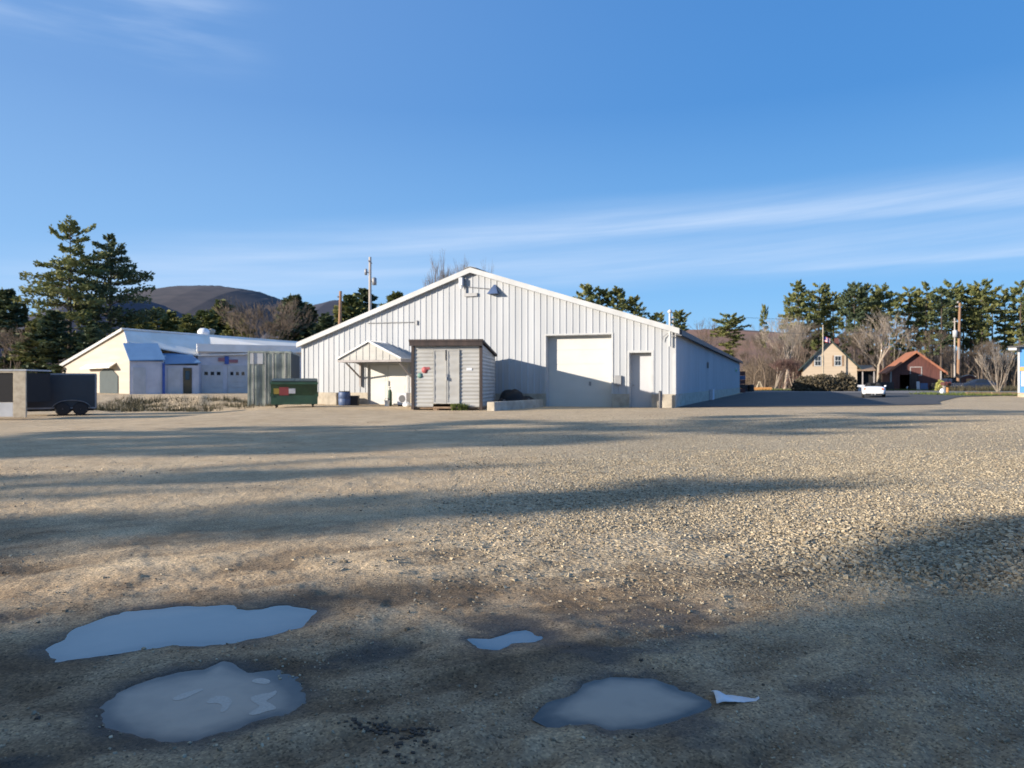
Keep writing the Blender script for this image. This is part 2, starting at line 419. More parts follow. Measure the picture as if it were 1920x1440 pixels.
rows = list(-np.geomspace(150, .5, 14)) + [0.0, .4]
rows += list(np.geomspace(.8, 8, 400)) + list(np.geomspace(8.2, 30, 120)) + list(np.geomspace(30.6, 700, 70))
rows = np.array(rows)
cu = np.concatenate([np.linspace(-2.2, -.75, 60, endpoint=False), np.linspace(-.75, .75, 640), np.linspace(.75, 2.2, 61)[1:]])
wd = np.where(rows > .8, rows+1.4, np.where(rows < 0, np.abs(rows)+2.2, 2.2))
GX = cu[None, :]*wd[:, None]; GY = np.repeat(rows[:, None], len(cu), 1)
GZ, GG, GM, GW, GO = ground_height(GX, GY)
nr, nc = GX.shape
idx = np.arange(nr*nc).reshape(nr, nc)
F = np.stack([idx[:-1,:-1], idx[:-1,1:], idx[1:,1:], idx[1:,:-1]], -1).reshape(-1, 4)
ground = np_mesh('ground', np.stack([GX, GY, GZ], -1).reshape(-1, 3), F, M['ground'], smooth=True, kind='structure')
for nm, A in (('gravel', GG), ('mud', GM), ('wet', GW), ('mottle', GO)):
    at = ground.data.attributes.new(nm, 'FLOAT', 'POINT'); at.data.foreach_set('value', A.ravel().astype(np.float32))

for poly in PUDW:
    c = poly.mean(0); rings = [c+(poly-c)*1.12+np.sign(poly-c)*.03]+[c+(poly-c)*k for k in (.97, .84, .66, .4)]
    m = len(poly); b = MB()
    b.add([(x, y, WLEV) for rg in rings for x, y in rg]+[(c[0], c[1], WLEV)],
          [(k*m+i, k*m+(i+1) % m, (k+1)*m+(i+1) % m, (k+1)*m+i) for k in range(4) for i in range(m)]+[(4*m+i, 4*m+(i+1) % m, 5*m) for i in range(m)])
    w = b.build('puddle', M['murky' if poly is PUDW[1] or poly is PUDW[3] else 'water'], kind='structure')
    at = w.data.attributes.new('depth', 'FLOAT', 'POINT'); at.data.foreach_set('value', np.repeat(np.array([0,.2,.65,.9,1.], np.float32), m).tolist()+[1.0])
    if poly is PUDW[1]:
        pud2 = w
# pale flat patches lying on the brown puddle
for k, pts in enumerate(([(322,1310),(340,1301),(360,1296),(378,1291),(382,1294),(362,1303),(344,1312),(326,1315)],
            [(386,1316),(400,1306),(420,1305),(434,1310),(435,1321),(420,1337),(411,1336),(418,1322),(402,1318),(390,1321)],
            [(468,1308),(488,1302),(505,1300),(518,1294),(519,1301),(505,1311),(496,1315),(512,1322),(520,1330),(500,1334),(478,1342),(462,1340),(480,1330),(488,1324),(472,1316)],
            [(468,1278),(485,1271),(508,1275),(504,1283),(484,1283)])):
    for _ in range(3):
        pts = [q for i in range(len(pts)) for p0, p1 in ((pts[i], pts[(i+1) % len(pts)]),) for q in ((p0[0]*.75+p1[0]*.25, p0[1]*.75+p1[1]*.25), (p0[0]*.25+p1[0]*.75, p0[1]*.25+p1[1]*.75))]
    b = MB(); b.add([(*ground_pt(x, y), WLEV+.0008) for x, y in pts], [tuple(range(len(pts)))])
    b.build('pale_patch', M['palepatch'], pud2)

# ------------------------------------------------------------------ crushed stone (uncountable)
rng = np.random.default_rng(11)
def scatter(n, x0, x1, y0, y1, keepf, smin, smax, tone):
    X = rng.uniform(x0, x1, n); Y = rng.uniform(y0, y1, n)
    k = rng.random(n) < keepf(X, Y)
    vis = np.abs(X) < Y*.78 + 1.0
    k &= vis
    X = X[k]; Y = Y[k]
    S = smin + (smax-smin)*rng.random(len(X))**2.2
    T = np.clip(rng.normal(tone, .17 if smax > .012 else .14, len(X)), 0, 1)
    return X, Y, S, T
def in_water(X, Y, mg=.02):
    s = np.full(X.shape, 9.0)
    for poly in PUDW: s = np.minimum(s, poly_sd(X, Y, poly))
    return s < mg
gd = lambda X, Y: sstep(-2.2, 2.4, X + (fbm(X*.6, Y*.6, 3, 41)-.5)*4)*(.25+.75*sstep(4.2, 5.0, Y))
parts = [
  scatter(230000, -3, 12, 3.9, 13, lambda X, Y: gd(X, Y)*(.35+.65*sstep(.3,.55,fbm(X*.9, Y*.9, 3, 15)))*(1-.7*sstep(9, 13, Y)), .0045, .0155, .5),
  scatter(34000, 1.6, 7.5, 4.0, 6.6, lambda X, Y: sstep(1.7, 2.8, X)*sstep(4.1, 4.5, Y+.3*fbm(X*2, Y*2, 2, 3)-.15)*(1-sstep(5.4, 6.6, Y)), .008, .024, .5),
  scatter(50000, .4, 4.5, 1.6, 4.6, lambda X, Y: sstep(.5, 1.8, X+(fbm(X*2, Y*2, 3, 5)-.5)*1.5)*.9, .002, .0075, .5),
  scatter(11000, -4, 3, 1.8, 5.2, lambda X, Y: sstep(.5, .7, fbm(X*1.2, Y*1.2, 3, 8))*.9, .002, .009, .42),
  scatter(70, -4, 2, 1.9, 5.0, lambda X, Y: X*0+1, .008, .017, .35),
  scatter(12000, -12, 3, 4.6, 12, lambda X, Y: sstep(.48, .74, fbm(X*.8, Y*.8, 3, 18))*.6, .005, .016, .45),
  scatter(60000, -6, 22, 9.5, 26, lambda X, Y: (.05+.95*sstep(-1, 8, X))*sstep(9.5, 13, Y)*(1-.8*sstep(18, 26, Y)), .008, .016, .5),
]
X = np.concatenate([p[0] for p in parts]); Y = np.concatenate([p[1] for p in parts])
S = np.concatenate([p[2] for p in parts]); T = np.concatenate([p[3] for p in parts])
k = ~((Y < 5) & in_water(X, Y)); X, Y, S, T = X[k], Y[k], S[k], T[k]
Z = ground_height(X, Y)[0]
base = np.array([(-1,-1,-1),(1,-1,-1),(1,1,-1),(-1,1,-1),(-1,-1,1),(1,-1,1),(1,1,1),(-1,1,1)], float)*.62
tri = np.array([(0,3,2,1),(4,5,6,7),(0,1,5,4),(1,2,6,5),(2,3,7,6),(3,0,4,7)])
N = len(X)
V = base[None] + rng.normal(0, .17, (N, 8, 3))
V *= (np.array([1,.85,.62])*rng.uniform(.75, 1.3, (N, 3)))[:, None, :]
ca = rng.uniform(0, 6.28, N); tl = rng.normal(0, .35, N)
x = V[:,:,0]*np.cos(tl)[:,None]-V[:,:,2]*np.sin(tl)[:,None]; zz = V[:,:,0]*np.sin(tl)[:,None]+V[:,:,2]*np.cos(tl)[:,None]
xr = x*np.cos(ca)[:,None]-V[:,:,1]*np.sin(ca)[:,None]; yr = x*np.sin(ca)[:,None]+V[:,:,1]*np.cos(ca)[:,None]
V = np.stack([xr*S[:,None]+X[:,None], yr*S[:,None]+Y[:,None], zz*S[:,None]+(Z+S*.22)[:,None]], -1).reshape(-1, 3)
Fq = (tri[None]+(np.arange(N)*8)[:,None,None]).reshape(-1, 4)
gravel = np_mesh('gravel', V, Fq, M['stone'], kind='stuff')
tag(gravel, 'loose pale crushed stone scattered across the dirt lot', 'gravel')
at = gravel.data.attributes.new('tone', 'FLOAT', 'POINT'); at.data.foreach_set('value', np.repeat(T, 8).astype(np.float32))

# ------------------------------------------------------------------ asphalt, lawn, hills
def sheet(name, pts, mat, dz, kind='structure', sub=10):
    """polygon draped on the ground, given as (px, D) pairs for its near then far edge"""
    near, far = pts
    V = []; nrow = 10; ncol = 24
    def interp(line, t):
        k = t*(len(line)-1); i = min(int(k), len(line)-2); f = k-i
        return (line[i][0]*(1-f)+line[i+1][0]*f, line[i][1]*(1-f)+line[i+1][1]*f)
    for j in range(nrow+1):
        for i in range(ncol+1):
            a = interp(near, i/ncol); c = interp(far, i/ncol); t = j/nrow
            x = a[0]*(1-t)+c[0]*t; y = a[1]*(1-t)+c[1]*t
            V.append((x, y, gz(x, y)+dz))
    w = ncol+1
    Fs = [(j*w+i, j*w+i+1, (j+1)*w+i+1, (j+1)*w+i) for j in range(nrow) for i in range(ncol)]
    b = MB(); b.add(V, Fs); return b.build(name, mat, kind=kind)
def xy(px, D): return ((px-960)/FPX*D, D)
sheet('asphalt_drive', ([(7.1,32.3),(14,33.6),(21,36.5),(24,42),(30,50),(40,58)], [(25,80.3),(30,78),(33,72),(36,69),(39,65),(42,62)]), M['asphalt'], .022)
sheet('road', ([(25,80.3),(30,78.2),(33,72.2),(36,69.2),(39,65.2),(60,64),(110,62)], [(24,90),(33,90),(42,89.5),(52,88.5),(60,88),(80,87),(125,85)]), M['roadgrey'], .026)
sheet('lawn', ([(22,92),(36,90.4),(42,89.8),(48,89.2)], [(22,99),(38,99),(46,99),(52,98)]), M['lawn'], .06)
sheet('grass_verge', ([(33,63),(34,56),(37,54),(40,53.5),(46,53.5)], [(36,63.6),(38,63.2),(42,62.8),(48,62.5),(56,62)]), M['lawn'], .05)

def ridge(name, prof, D0, D1, mat, seed, thick=60):
    """hill: prof = [(px, py)] skyline at distance D0, falling towards and away from the camera"""
    px = np.linspace(prof[0][0], prof[-1][0], 360)
    py = np.interp(px, [p[0] for p in prof], [p[1] for p in prof])
    hh = (HOR-py)/FPX*D0+CAMZ
    V = []; nt_ = 26
    for j in range(nt_):
        t = j/(nt_-1); d = D1 + (D0-D1)*t*1.5
        sh = np.sin(min(t*1.5, 1)*PI/2)**1.3 if t*1.5 <= 1 else np.cos((t*1.5-1)*PI)*.5+.5
        xx = (px-960)/FPX*D0
        zz = hh*sh
        nz = 0*(fbm(xx*.035+seed, np.full_like(xx, d*.035), 4, seed)-.5)*hh*.015 + (fbm(xx*.4, np.full_like(xx, d*.4), 2, seed+3)-.5)*D0*.003*(abs(t*1.5-1) < .12)
        V.append(np.stack([xx, np.full_like(xx, d), zz+nz*min(1, 3*sh)-1], -1))
    V = np.concatenate(V); w = len(px)
    ii = np.arange(nt_*w).reshape(nt_, w)
    Fh = np.stack([ii[:-1,:-1], ii[:-1,1:], ii[1:,1:], ii[1:,:-1]], -1).reshape(-1, 4)
    return np_mesh(name, V, Fh, mat, smooth=True, kind='structure')
ridge('hills', [(150,700),(250,600),(290,572),(330,548),(380,540),(440,541),(490,548),(540,566),(580,590),(630,620),(700,690)], 1250, 700, M['hill'], 3)
ridge('hills', [(60,690),(150,600),(200,570),(250,556),(290,566),(330,585),(370,604),(430,640),(480,680)], 900, 560, M['hillblue'], 5)
ridge('hills', [(520,700),(570,600),(605,573),(640,564),(690,570),(760,600),(850,690)], 900, 600, M['hillblue'], 8)
ridge('hills', [(900,690),(1150,628),(1260,619),(1330,617),(1400,622),(1460,632),(1560,650),(1700,668),(1950,690),(2200,700)], 420, 210, M['hillbrown'], 11)
ridge('hills', [(-500,690),(-300,640),(-60,612),(20,618),(100,640),(200,690)], 700, 400, M['hillblue'], 14)

# ------------------------------------------------------------------ trees
def tubes_np(segs, sides=4):
    """segs: arrays p0,p1,r0,r1 -> verts, quads"""
    p0, p1, r0, r1 = [np.array(a, float) for a in segs]
    d = p1-p0; L = np.linalg.norm(d, axis=1, keepdims=True); d = d/np.maximum(L, 1e-6)
    ref = np.where(np.abs(d[:, 2:3]) < .9, np.array([[0,0,1.]]), np.array([[1.,0,0]]))
    u = np.cross(d, ref); u /= np.linalg.norm(u, axis=1, keepdims=True); w = np.cross(d, u)
    t = np.arange(sides)*2*PI/sides
    ring = u[:,None,:]*np.cos(t)[None,:,None]+w[:,None,:]*np.sin(t)[None,:,None]
    A = p0[:,None,:]+ring*r0[:,None,None]; B = p1[:,None,:]+ring*r1[:,None,None]
    V = np.concatenate([A, B], 1).reshape(-1, 3)
    i = np.arange(sides); f = np.stack([i, (i+1) % sides, sides+(i+1) % sides, sides+i], -1)
    Fq = (f[None]+(np.arange(len(p0))*2*sides)[:,None,None]).reshape(-1, 4)
    return V, Fq

def make_pine(seed, H, prof, clump=26, gap=.75, spread=.5, quad=(.34,.10), lean=0.0, whorl=.62, nb=(4,6), droop=.12, dens=1.0, deadlow=True):
    """prof: [(height fraction, crown radius)]. returns trunk mesh, crown mesh"""
    r = np.random.default_rng(seed)
    segs = ([], [], [], [])
    def seg(a, b, ra, rb):
        segs[0].append(a); segs[1].append(b); segs[2].append(ra); segs[3].append(rb)
    rt = H*.0135
    pts = []; n = 10
    ox = r.normal(0, .05, (n+1, 2)).cumsum(0)*H*.03
    for i in range(n+1):
        t = i/n
        pts.append(np.array([ox[i,0]+lean*H*t, ox[i,1], H*t*.985 - .15*(i == 0)]))
    for i in range(n): seg(pts[i], pts[i+1], rt*(1-i/n)**.8+.015, rt*(1-(i+1)/n)**.8+.012)
    pts = np.array(pts)
    def at(t): return np.array([np.interp(t, np.linspace(0,1,n+1), pts[:,k]) for k in range(3)])
    h0 = prof[0][0]; C = []; Dd = []
    t = h0*.55 if deadlow else h0
    while t < .995:
        live = t >= h0
        rad = np.interp(t, [p[0] for p in prof], [p[1] for p in prof]) if live else prof[0][1]*.7
        k = r.integers(nb[0], nb[1]+1) if live else r.integers(1, 3)
        a0 = r.uniform(0, 6.28)
        for i in range(k):
            if live and r.random() > gap: continue
            az = a0+i*2*PI/k+r.normal(0, .3); L = rad*r.uniform(.55, 1.18)
            b0 = at(min(t+r.normal(0, .006), .99))
            up = r.normal(.10, .12)+.5*sstep(.8, 1, t)
            dr = np.array([math.cos(az), math.sin(az), up])
            mid = b0+dr*L*.5; tip = b0+dr*L+np.array([0,0,-droop*L*(1-sstep(.7, 1, t))+.10*L])
            br = .012+.011*L
            seg(b0, mid, br, br*.65); seg(mid, tip, br*.65, .008)
            if not live:
                continue
            m = int(clump*dens*(.35+L/2.2))
            q = r.uniform(.22, 1.06, m)**.8
            cen = np.where(q[:,None] < .5, b0+(mid-b0)*q[:,None]*2, mid+(tip-mid)*(q[:,None]*2-1))
            side = np.array([-math.sin(az), math.cos(az), 0])
            cen = cen+side*(r.normal(0, 1, m)*spread*L*.33*(.5+.5*np.sin(q*PI)))[:,None]
            cen[:,2] += r.normal(.05, .09+.02*L, m)
            C.append(cen)
            dd = dr[None]*.6+side[None]*r.normal(0, .7, (m,1))+np.stack([r.normal(0,.3,m), r.normal(0,.3,m), r.normal(.35,.35,m)], -1)
            Dd.append(dd)
        t += whorl/H*r.uniform(.7, 1.35)
    C = np.concatenate(C); Dd = np.concatenate(Dd); Dd /= np.linalg.norm(Dd, axis=1, keepdims=True)
    N = len(C)
    rv = r.normal(0, 1, (N, 3)); W = np.cross(Dd, rv); W /= np.linalg.norm(W, axis=1, keepdims=True)
    ln = quad[0]*r.uniform(.6, 1.35, N)[:,None]; wd_ = quad[1]*r.uniform(.6, 1.4, N)[:,None]
    Vc = np.stack([C-Dd*ln*.5, C+W*wd_, C+Dd*ln*.6, C-W*wd_], 1).reshape(-1, 3)
    Fc = (np.arange(4)[None]+(np.arange(N)*4)[:,None])
    tv, tf = tubes_np(segs, 5)
    return np_mesh('trunk', tv, tf, M['bark'], link=False, smooth=True), np_mesh('crown', Vc, Fc, M['needles'], link=False)

def place(name, meshes, loc, label, cat, rz=0.0, sc=1.0, group=None, mats=None, names=('trunk','crown')):
    t = thing(name, label, cat, loc, rz, group)
    t.scale = (sc, sc, sc) if not isinstance(sc, tuple) else sc
    for nm, me in zip(names, meshes):
        if me is None: continue
        o = bpy.data.objects.new(nm, me); COL.objects.link(o); o.parent = t
        if mats and nm == 'crown':
            o.material_slots[0].link = 'OBJECT'; o.material_slots[0].material = mats
    return t

def make_bare(seed, H, levels=5, spread=.55, stems=1, r0=None, trunkfrac=.3, updraft=.25, kids=(3,4), mat='barebark', twig=.012, stemang=.15):
    rd = random.Random(seed)
    segs = ([], [], [], [])          # limbs
    tw = ([], [], [], [])            # twigs
    r0 = r0 or H*.013
    def grow(p, d, L, r, lv):
        n = 2 if lv < 3 else 1
        for _ in range(n):
            d2 = (d+Vector((rd.gauss(0,.10), rd.gauss(0,.10), rd.gauss(0,.06)))).normalized()
            q = p+d2*(L/n); r2 = max(r*(.82 if n == 2 else .7), twig*.7)
            S_ = segs if lv < 2 else tw
            S_[0].append(tuple(p)); S_[1].append(tuple(q)); S_[2].append(r); S_[3].append(r2)
            p, d, r = q, d2, r2
        if lv >= levels: return
        for i in range(rd.randint(*kids)):
            a = rd.uniform(0, 6.28)
            ax = d.cross(Vector((math.cos(a), math.sin(a), .31))).normalized()
            nd = (d*math.cos(spread*rd.uniform(.5, 1.3))+ax*math.sin(spread*rd.uniform(.5, 1.3))+Vector((0,0,updraft))).normalized()
            back = rd.uniform(0, .45) if lv > 0 else rd.uniform(0, .2)
            grow(p-d*(L/n)*back, nd, L*rd.uniform(.58, .86), max(r*.62, twig), lv+1)
    for s_ in range(stems):
        a = rd.uniform(0, 6.28)
        d0 = Vector((math.cos(a)*stemang*(stems > 1), math.sin(a)*stemang*(stems > 1), 1)).normalized()
        grow(Vector((d0.x*.2, d0.y*.2, -.2)), d0, H*trunkfrac, r0*(1 if stems == 1 else .6), 0)
    v, f = tubes_np(segs, 5); a = np_mesh('trunk', v, f, M[mat], link=False, smooth=True)
    v, f = tubes_np(tw, 3); c = np_mesh('twigs', v, f, M[mat], link=False)
    return a, c

# the two big pines on the left
bigA = make_pine(21, 17.5, [(.22,2.6),(.34,3.6),(.45,3.9),(.55,4.2),(.66,3.9),(.75,2.6),(.82,2.4),(.88,1.1),(.93,1.9),(.97,1.7),(1,.7)], clump=80, gap=.72, quad=(.36,.10), whorl=.62, droop=.1)
bigB = make_pine(34, 16.8, [(.25,1.8),(.38,3.0),(.5,4.0),(.58,4.6),(.68,4.0),(.78,3.0),(.86,2.2),(.93,1.3),(1,.3)], clump=85, gap=.76, quad=(.36,.10), whorl=.62, droop=.05)
place('pine_tree', bigA, G(132, 76), 'huge ragged pine with flat top, left of the pair behind the cream building', 'tree', .4, (1.15,1.15,.95), mats=None)
place('pine_tree', bigB, G(206, 80), 'huge dark pine with drooping right limbs, right of the pair behind the cream building', 'tree', 1.9, (1.12,1.12,1), mats=M['needlesdark'])
# pine kinds
pineT = [make_pine(50+i, 18, [(.34,.9),(.5,1.6),(.68,2.2),(.8,2.4),(.9,1.8),(1,.4)], clump=48, gap=.8, quad=(.5,.14), whorl=.75, nb=(3,5), lean=[0,.03,-.03][i]) for i in range(3)]
pineF = make_pine(60, 18, [(.42,2.4),(.55,3.2),(.68,2.6),(.82,1.9),(.93,1.2),(1,.25)], clump=52, gap=.82, quad=(.5,.14), whorl=.6, droop=.25)
pineU = make_pine(66, 18, [(.42,.9),(.58,1.5),(.7,2.6),(.8,2.9),(.9,2.3),(.97,1.3),(1,.4)], clump=50, gap=.82, quad=(.5,.14), whorl=.65, nb=(4,6))
pineS = make_pine(70, 12, [(.08,1.9),(.3,2.3),(.5,2.2),(.7,1.7),(.88,1.0),(1,.3)], clump=62, gap=.95, quad=(.5,.16), whorl=.6)
pineR = make_pine(75, 15, [(.5,1.0),(.65,1.6),(.8,1.9),(.92,1.5),(1,.5)], clump=34, gap=.8, quad=(.5,.14), whorl=.6)
ROW = 'pines in the row behind the house and barn'
row = [
 (1497,527,122,pineF,'bushy pine with long drooping limbs at the left end of the right-hand row'),
 (1535,527,126,pineT[0],'slender pine rising just behind the flagpole'),
 (1566,545,124,pineT[1],'shorter pine above the right roof slope of the cream house'),
 (1603,533,121,pineU,'dark wide-crowned pine above the low porch of the cream house'),
 (1630,535,129,pineT[2],'thin pine squeezed just right of the dark wide-crowned pine'),
 (1655,538,123,pineU,'bright pine above the bare forked tree left of the red barn'),
 (1703,534,127,pineT[0],'pine standing above the left slope of the red barn roof'),
 (1732,531,124,pineT[2],'pine standing above the right slope of the red barn roof'),
 (1764,540,121,pineT[1],'dark-trunked pine just right of the red barn'),
 (1785,530,126,pineU,'full pine just left of the tall wooden utility pole'),
 (1822,541,128,pineT[2],'thin pine just right of the tall wooden utility pole'),
 (1841,529,123,pineU,'wide pine above the red shed and dark parked car'),
 (1885,538,126,pineT[0],'pine above the pale many-stemmed shrub'),
 (1911,526,121,pineT[1],'pine above the blue building at the right edge'),
]
for i, (px, py, D, ms, lab) in enumerate(row):
    g = G(px, D); h = P(px, py, D).z-g.z
    place('pine_tree', ms, g, lab, 'tree', i*1.3+.3, h/18.0, ROW, mats=(M['needlesdark'] if px in (1603,1764,1822) else None))
for i, px in enumerate((1480,1515,1550,1584,1617,1643,1680,1717,1748,1775,1803,1832,1862,1898,1930)):
    D = 136+3*(i % 3); g = G(px, D); h = P(px, 548+(i*7) % 16, D).z-g.z
    place('pine_tree', pineT[(i+1) % 3], g, 'pine of the farther row, half hidden behind the nearer pines', 'tree', i*2.2, h/18.0, 'farther row of pines', mats=(M['needlesdark'] if i % 2 else None))
back = [(1098,538,'rounded pine top, leftmost behind the right roof slope of the white warehouse'),
        (1128,546,'narrow pine top between two rounded ones above the warehouse roof'),
        (1157,544,'broadest pine top above the right roof slope of the warehouse'),
        (1190,560,'lowest dark pine top above the warehouse roof'),
        (1234,590,'low dark pine behind the right eave, left of the service mast'),
        (1275,585,'small pine behind the right eave, right of the service mast'),
        (1368,590,'lone spreading pine above the brown hill'),
        (1432,575,'very thin bare-stemmed pine with a small tuft on top')]
for i, (px, py, lab) in enumerate(back):
    D = 112 if px < 1300 else 130
    g = G(px, D); h = P(px, py, D).z-g.z
    ms = pineR if px not in (1368,) else pineU
    s = h/15.0 if ms is pineR else h/18.0
    place('pine_tree', ms, g, lab, 'tree', i*.9, (s*.45, s*.45, s) if px == 1432 else ((s*1.5, s*1.5, s) if px == 1368 else (s*1.15, s*1.15, s)), 'pines behind the white warehouse')
left = [(262,588,'small green pine above the ridge of the cream building, beside the big dark pine'),
        (292,580,'small olive pine second right of the big dark pine'),
        (318,586,'small olive pine third right of the big dark pine'),
        (352,592,'low pine just left of the roof vents of the cream building'),
        (384,584,'pine directly behind the roof vents of the cream building'),
        (418,566,'tallest olive pine left of the bare brown tree'),
        (448,590,'low pine touching the left side of the bare brown tree'),
        (548,556,'dark pointed conifer just right of the bare brown tree'),
        (574,572,'dark conifer above the left eave of the white warehouse'),
        (612,590,'dark conifer just left of the orange lit wooden pole'),
        (660,556,'olive conifer between the two poles left of the warehouse peak'),
        (684,546,'dark conifer directly behind the tall grey pole'),
        (742,552,'small green tree tip peeking over the left roof slope'),
        (8,545,'dark conifer cut by the left edge of the picture'),
        (70,600,'olive pine standing in front of the huge ragged pine'),
        (172,612,'dark pine between the two huge pine trunks'),
        (103,585,'dark bushy pine under the huge ragged pine')]
for i, (px, py, lab) in enumerate(left):
    D = 100+5*(i % 3) if px > 240 else 72
    if px == 8: D = 90
    g = G(px, D); h = P(px, py, D).z-g.z
    s = h/12.0
    place('pine_tree', pineS, g, lab, 'tree', i*1.1, (s*1.7, s*1.7, s), 'pines behind the cream building', mats=(M['needlesdark'] if px in (548,574,612,684,8,172,103) else None))
# bare trees
bareA = make_bare(3, 12, 5, .5, kids=(3,4))
bareB = make_bare(5, 12, 5, .42, stems=2, kids=(3,4), updraft=.35)
bareC = make_bare(9, 12, 5, .38, kids=(3,4), updraft=.4, trunkfrac=.34)
palA = make_bare(12, 12, 5, .5, kids=(3,3), mat='palebark', r0=.26)
palB = make_bare(15, 11, 5, .45, stems=3, kids=(3,3), mat='palebark', updraft=.3, stemang=.3)
shrub = make_bare(18, 6.4, 4, .22, stems=11, kids=(2,3), mat='palebark', updraft=.25, r0=.12, trunkfrac=.42, stemang=.5, twig=.016)
redb = make_bare(22, 5, 5, .6, stems=4, kids=(3,4), mat='redtwig', stemang=.5)
def hz(me):
    mx = 0
    for m in me:
        co = np.empty(len(m.vertices)*3, np.float32); m.vertices.foreach_get('co', co); mx = max(mx, co[2::3].max())
    return float(mx)
HB = {id(m): hz(m) for m in (bareA, bareB, bareC, palA, palB, shrub, redb)}
TN = ('trunk', 'twigs')
bares = [
 (490,545,92,bareB,1.25,'reddish brown bare tree with wide twiggy crown left of the warehouse','bare trees on the left'),
 (470,570,96,bareA,1.2,'grey brown bare tree behind the left flank of the wide twiggy one','bare trees on the left'),
 (512,566,96,bareC,1.2,'grey brown bare tree at the right flank of the wide twiggy one','bare trees on the left'),
 (12,598,70,bareB,1.3,'brown bare tree at the left edge above the dark trailer roofs','bare trees on the left'),
 (35,625,74,bareA,1.3,'lower brown bare tree beside the left edge','bare trees on the left'),
 (820,461,72,bareC,.55,'tall bare tree tip above the left roof slope, left of the peak','bare trees behind the warehouse peak'),
 (846,470,74,bareB,.5,'bare tree tip second from left above the roof near the peak','bare trees behind the warehouse peak'),
 (897,484,76,bareC,.4,'faint bare tree tip directly over the roof peak','bare trees behind the warehouse peak'),
 (1320,596,135,bareA,1.3,'round grey bare tree on the hill above the side wall','bare trees on the right'),
 (1396,640,105,bareC,1.0,'bare tree just past the far end of the blue shaded side wall','bare trees on the right'),
 (1412,628,104,bareA,1.1,'bare tree behind the wooden A shaped stand','bare trees on the right'),
 (1434,600,108,bareC,1.0,'bare tree just right of the wooden A shaped stand','bare trees on the right'),
 (1452,590,110,palB,.9,'pale forked bare tree left of the reddish bush','bare trees on the right'),
 (1471,585,105,palA,1.0,'tall pale bare tree with straight stem beneath the bushy pine','bare trees on the right'),
 (1489,590,103,palB,.9,'pale bare tree between the straight one and the cream house','bare trees on the right'),
 (1512,600,112,bareA,1.0,'bare tree rising behind the left eave of the cream house','bare trees on the right'),
 (1590,612,112,bareC,1.1,'bare tree rising behind the right eave of the cream house','bare trees on the right'),
 (1620,600,112,bareB,1.1,'grey bare tree above the porch roof of the cream house','bare trees on the right'),
 (1647,575,102,palA,1.0,'big pale bare tree with forked trunk left of the red barn','bare trees on the right'),
 (1672,590,104,palB,1.0,'twisted pale bare tree touching the left slope of the barn roof','bare trees on the right'),
 (1745,610,113,bareA,1.0,'bare tree rising behind the right slope of the barn roof','bare trees on the right'),
 (1778,640,112,bareB,1.0,'brown bare tree left of the tall utility pole','bare trees on the right'),
 (1812,636,112,bareC,1.1,'brown bare tree above the red shed','bare trees on the right'),
 (1836,640,110,bareA,1.1,'brown bare tree above the dark parked car','bare trees on the right'),
 (1858,630,112,bareB,1.0,'brown bare tree behind the pale many-stemmed shrub','bare trees on the right'),
 (1902,620,112,bareC,1.0,'brown bare tree behind the corner of the blue building','bare trees on the right'),
 (1872,640,80,shrub,.85,'pale many-stemmed leafless shrub left of the blue building','shrubs on the right'),
 (1462,668,98,redb,1.2,'reddish leafless bush left of the cream house','shrubs on the right'),
]
for i, (px, py, D, ms, wsc, lab, grp) in enumerate(bares):
    g = G(px, D); s = (P(px, py, D).z-g.z)/HB[id(ms)]
    place('shrub' if ms in (shrub, redb) else 'bare_tree', ms, g, lab, 'shrub' if ms in (shrub, redb) else 'tree', i*2.1, (s*wsc, s*wsc, s), grp, names=TN)

# far wood of leafless saplings behind everything on the right (uncountable)
rd = random.Random(77); segs = ([], [], [], [])
for i in range(2600):
    px = rd.uniform(1395, 1990); D = rd.uniform(128, 165); g = G(px, D)
    h = rd.uniform(3, 9.5) if px > 1450 else rd.uniform(3, 6.5); lx, ly = rd.gauss(0, .5), rd.gauss(0, .5)
    p = (g.x, g.y, g.z-.2); q = (g.x+lx, g.y+ly, g.z+h); r = rd.uniform(.03, .09)
    segs[0].append(p); segs[1].append(q); segs[2].append(r); segs[3].append(.02)
    for k in range(9):
        t = rd.uniform(.15, .95); a = tuple(p[j]+(q[j]-p[j])*t for j in range(3)); L = rd.uniform(.5, 1.8)
        az = rd.uniform(0, 6.28)
        segs[0].append(a); segs[1].append((a[0]+math.cos(az)*L*.6, a[1]+math.sin(az)*L*.6, a[2]+L*rd.uniform(.2, .9))); segs[2].append(.028); segs[3].append(.012)
v, f = tubes_np(segs, 3)
tag(np_mesh('far_wood', v, f, M['barebark'], kind='stuff'), 'brown leafless far wood behind the house and barn', 'woodland')
# same on the left, low and dark
segs = ([], [], [], []); 
for i in range(900):
    px = rd.uniform(-60, 560); D = rd.uniform(86, 118); g = G(px, D)
    h = rd.uniform(2, 6.0); p = (g.x, g.y, g.z-.2); q = (g.x+rd.gauss(0,.5), g.y, g.z+h)
    segs[0].append(p); segs[1].append(q); segs[2].append(rd.uniform(.04,.1)); segs[3].append(.02)
    for k in range(9):
        t = rd.uniform(.15, .95); a = tuple(p[j]+(q[j]-p[j])*t for j in range(3)); L = rd.uniform(.6, 2.0); az = rd.uniform(0, 6.28)
        segs[0].append(a); segs[1].append((a[0]+math.cos(az)*L*.6, a[1]+math.sin(az)*L*.6, a[2]+L*rd.uniform(.1, .8))); segs[2].append(.035); segs[3].append(.015)
v, f = tubes_np(segs, 3)
tag(np_mesh('far_thicket', v, f, M['barebark'], kind='stuff'), 'dark leafless thicket behind the cream building', 'woodland')

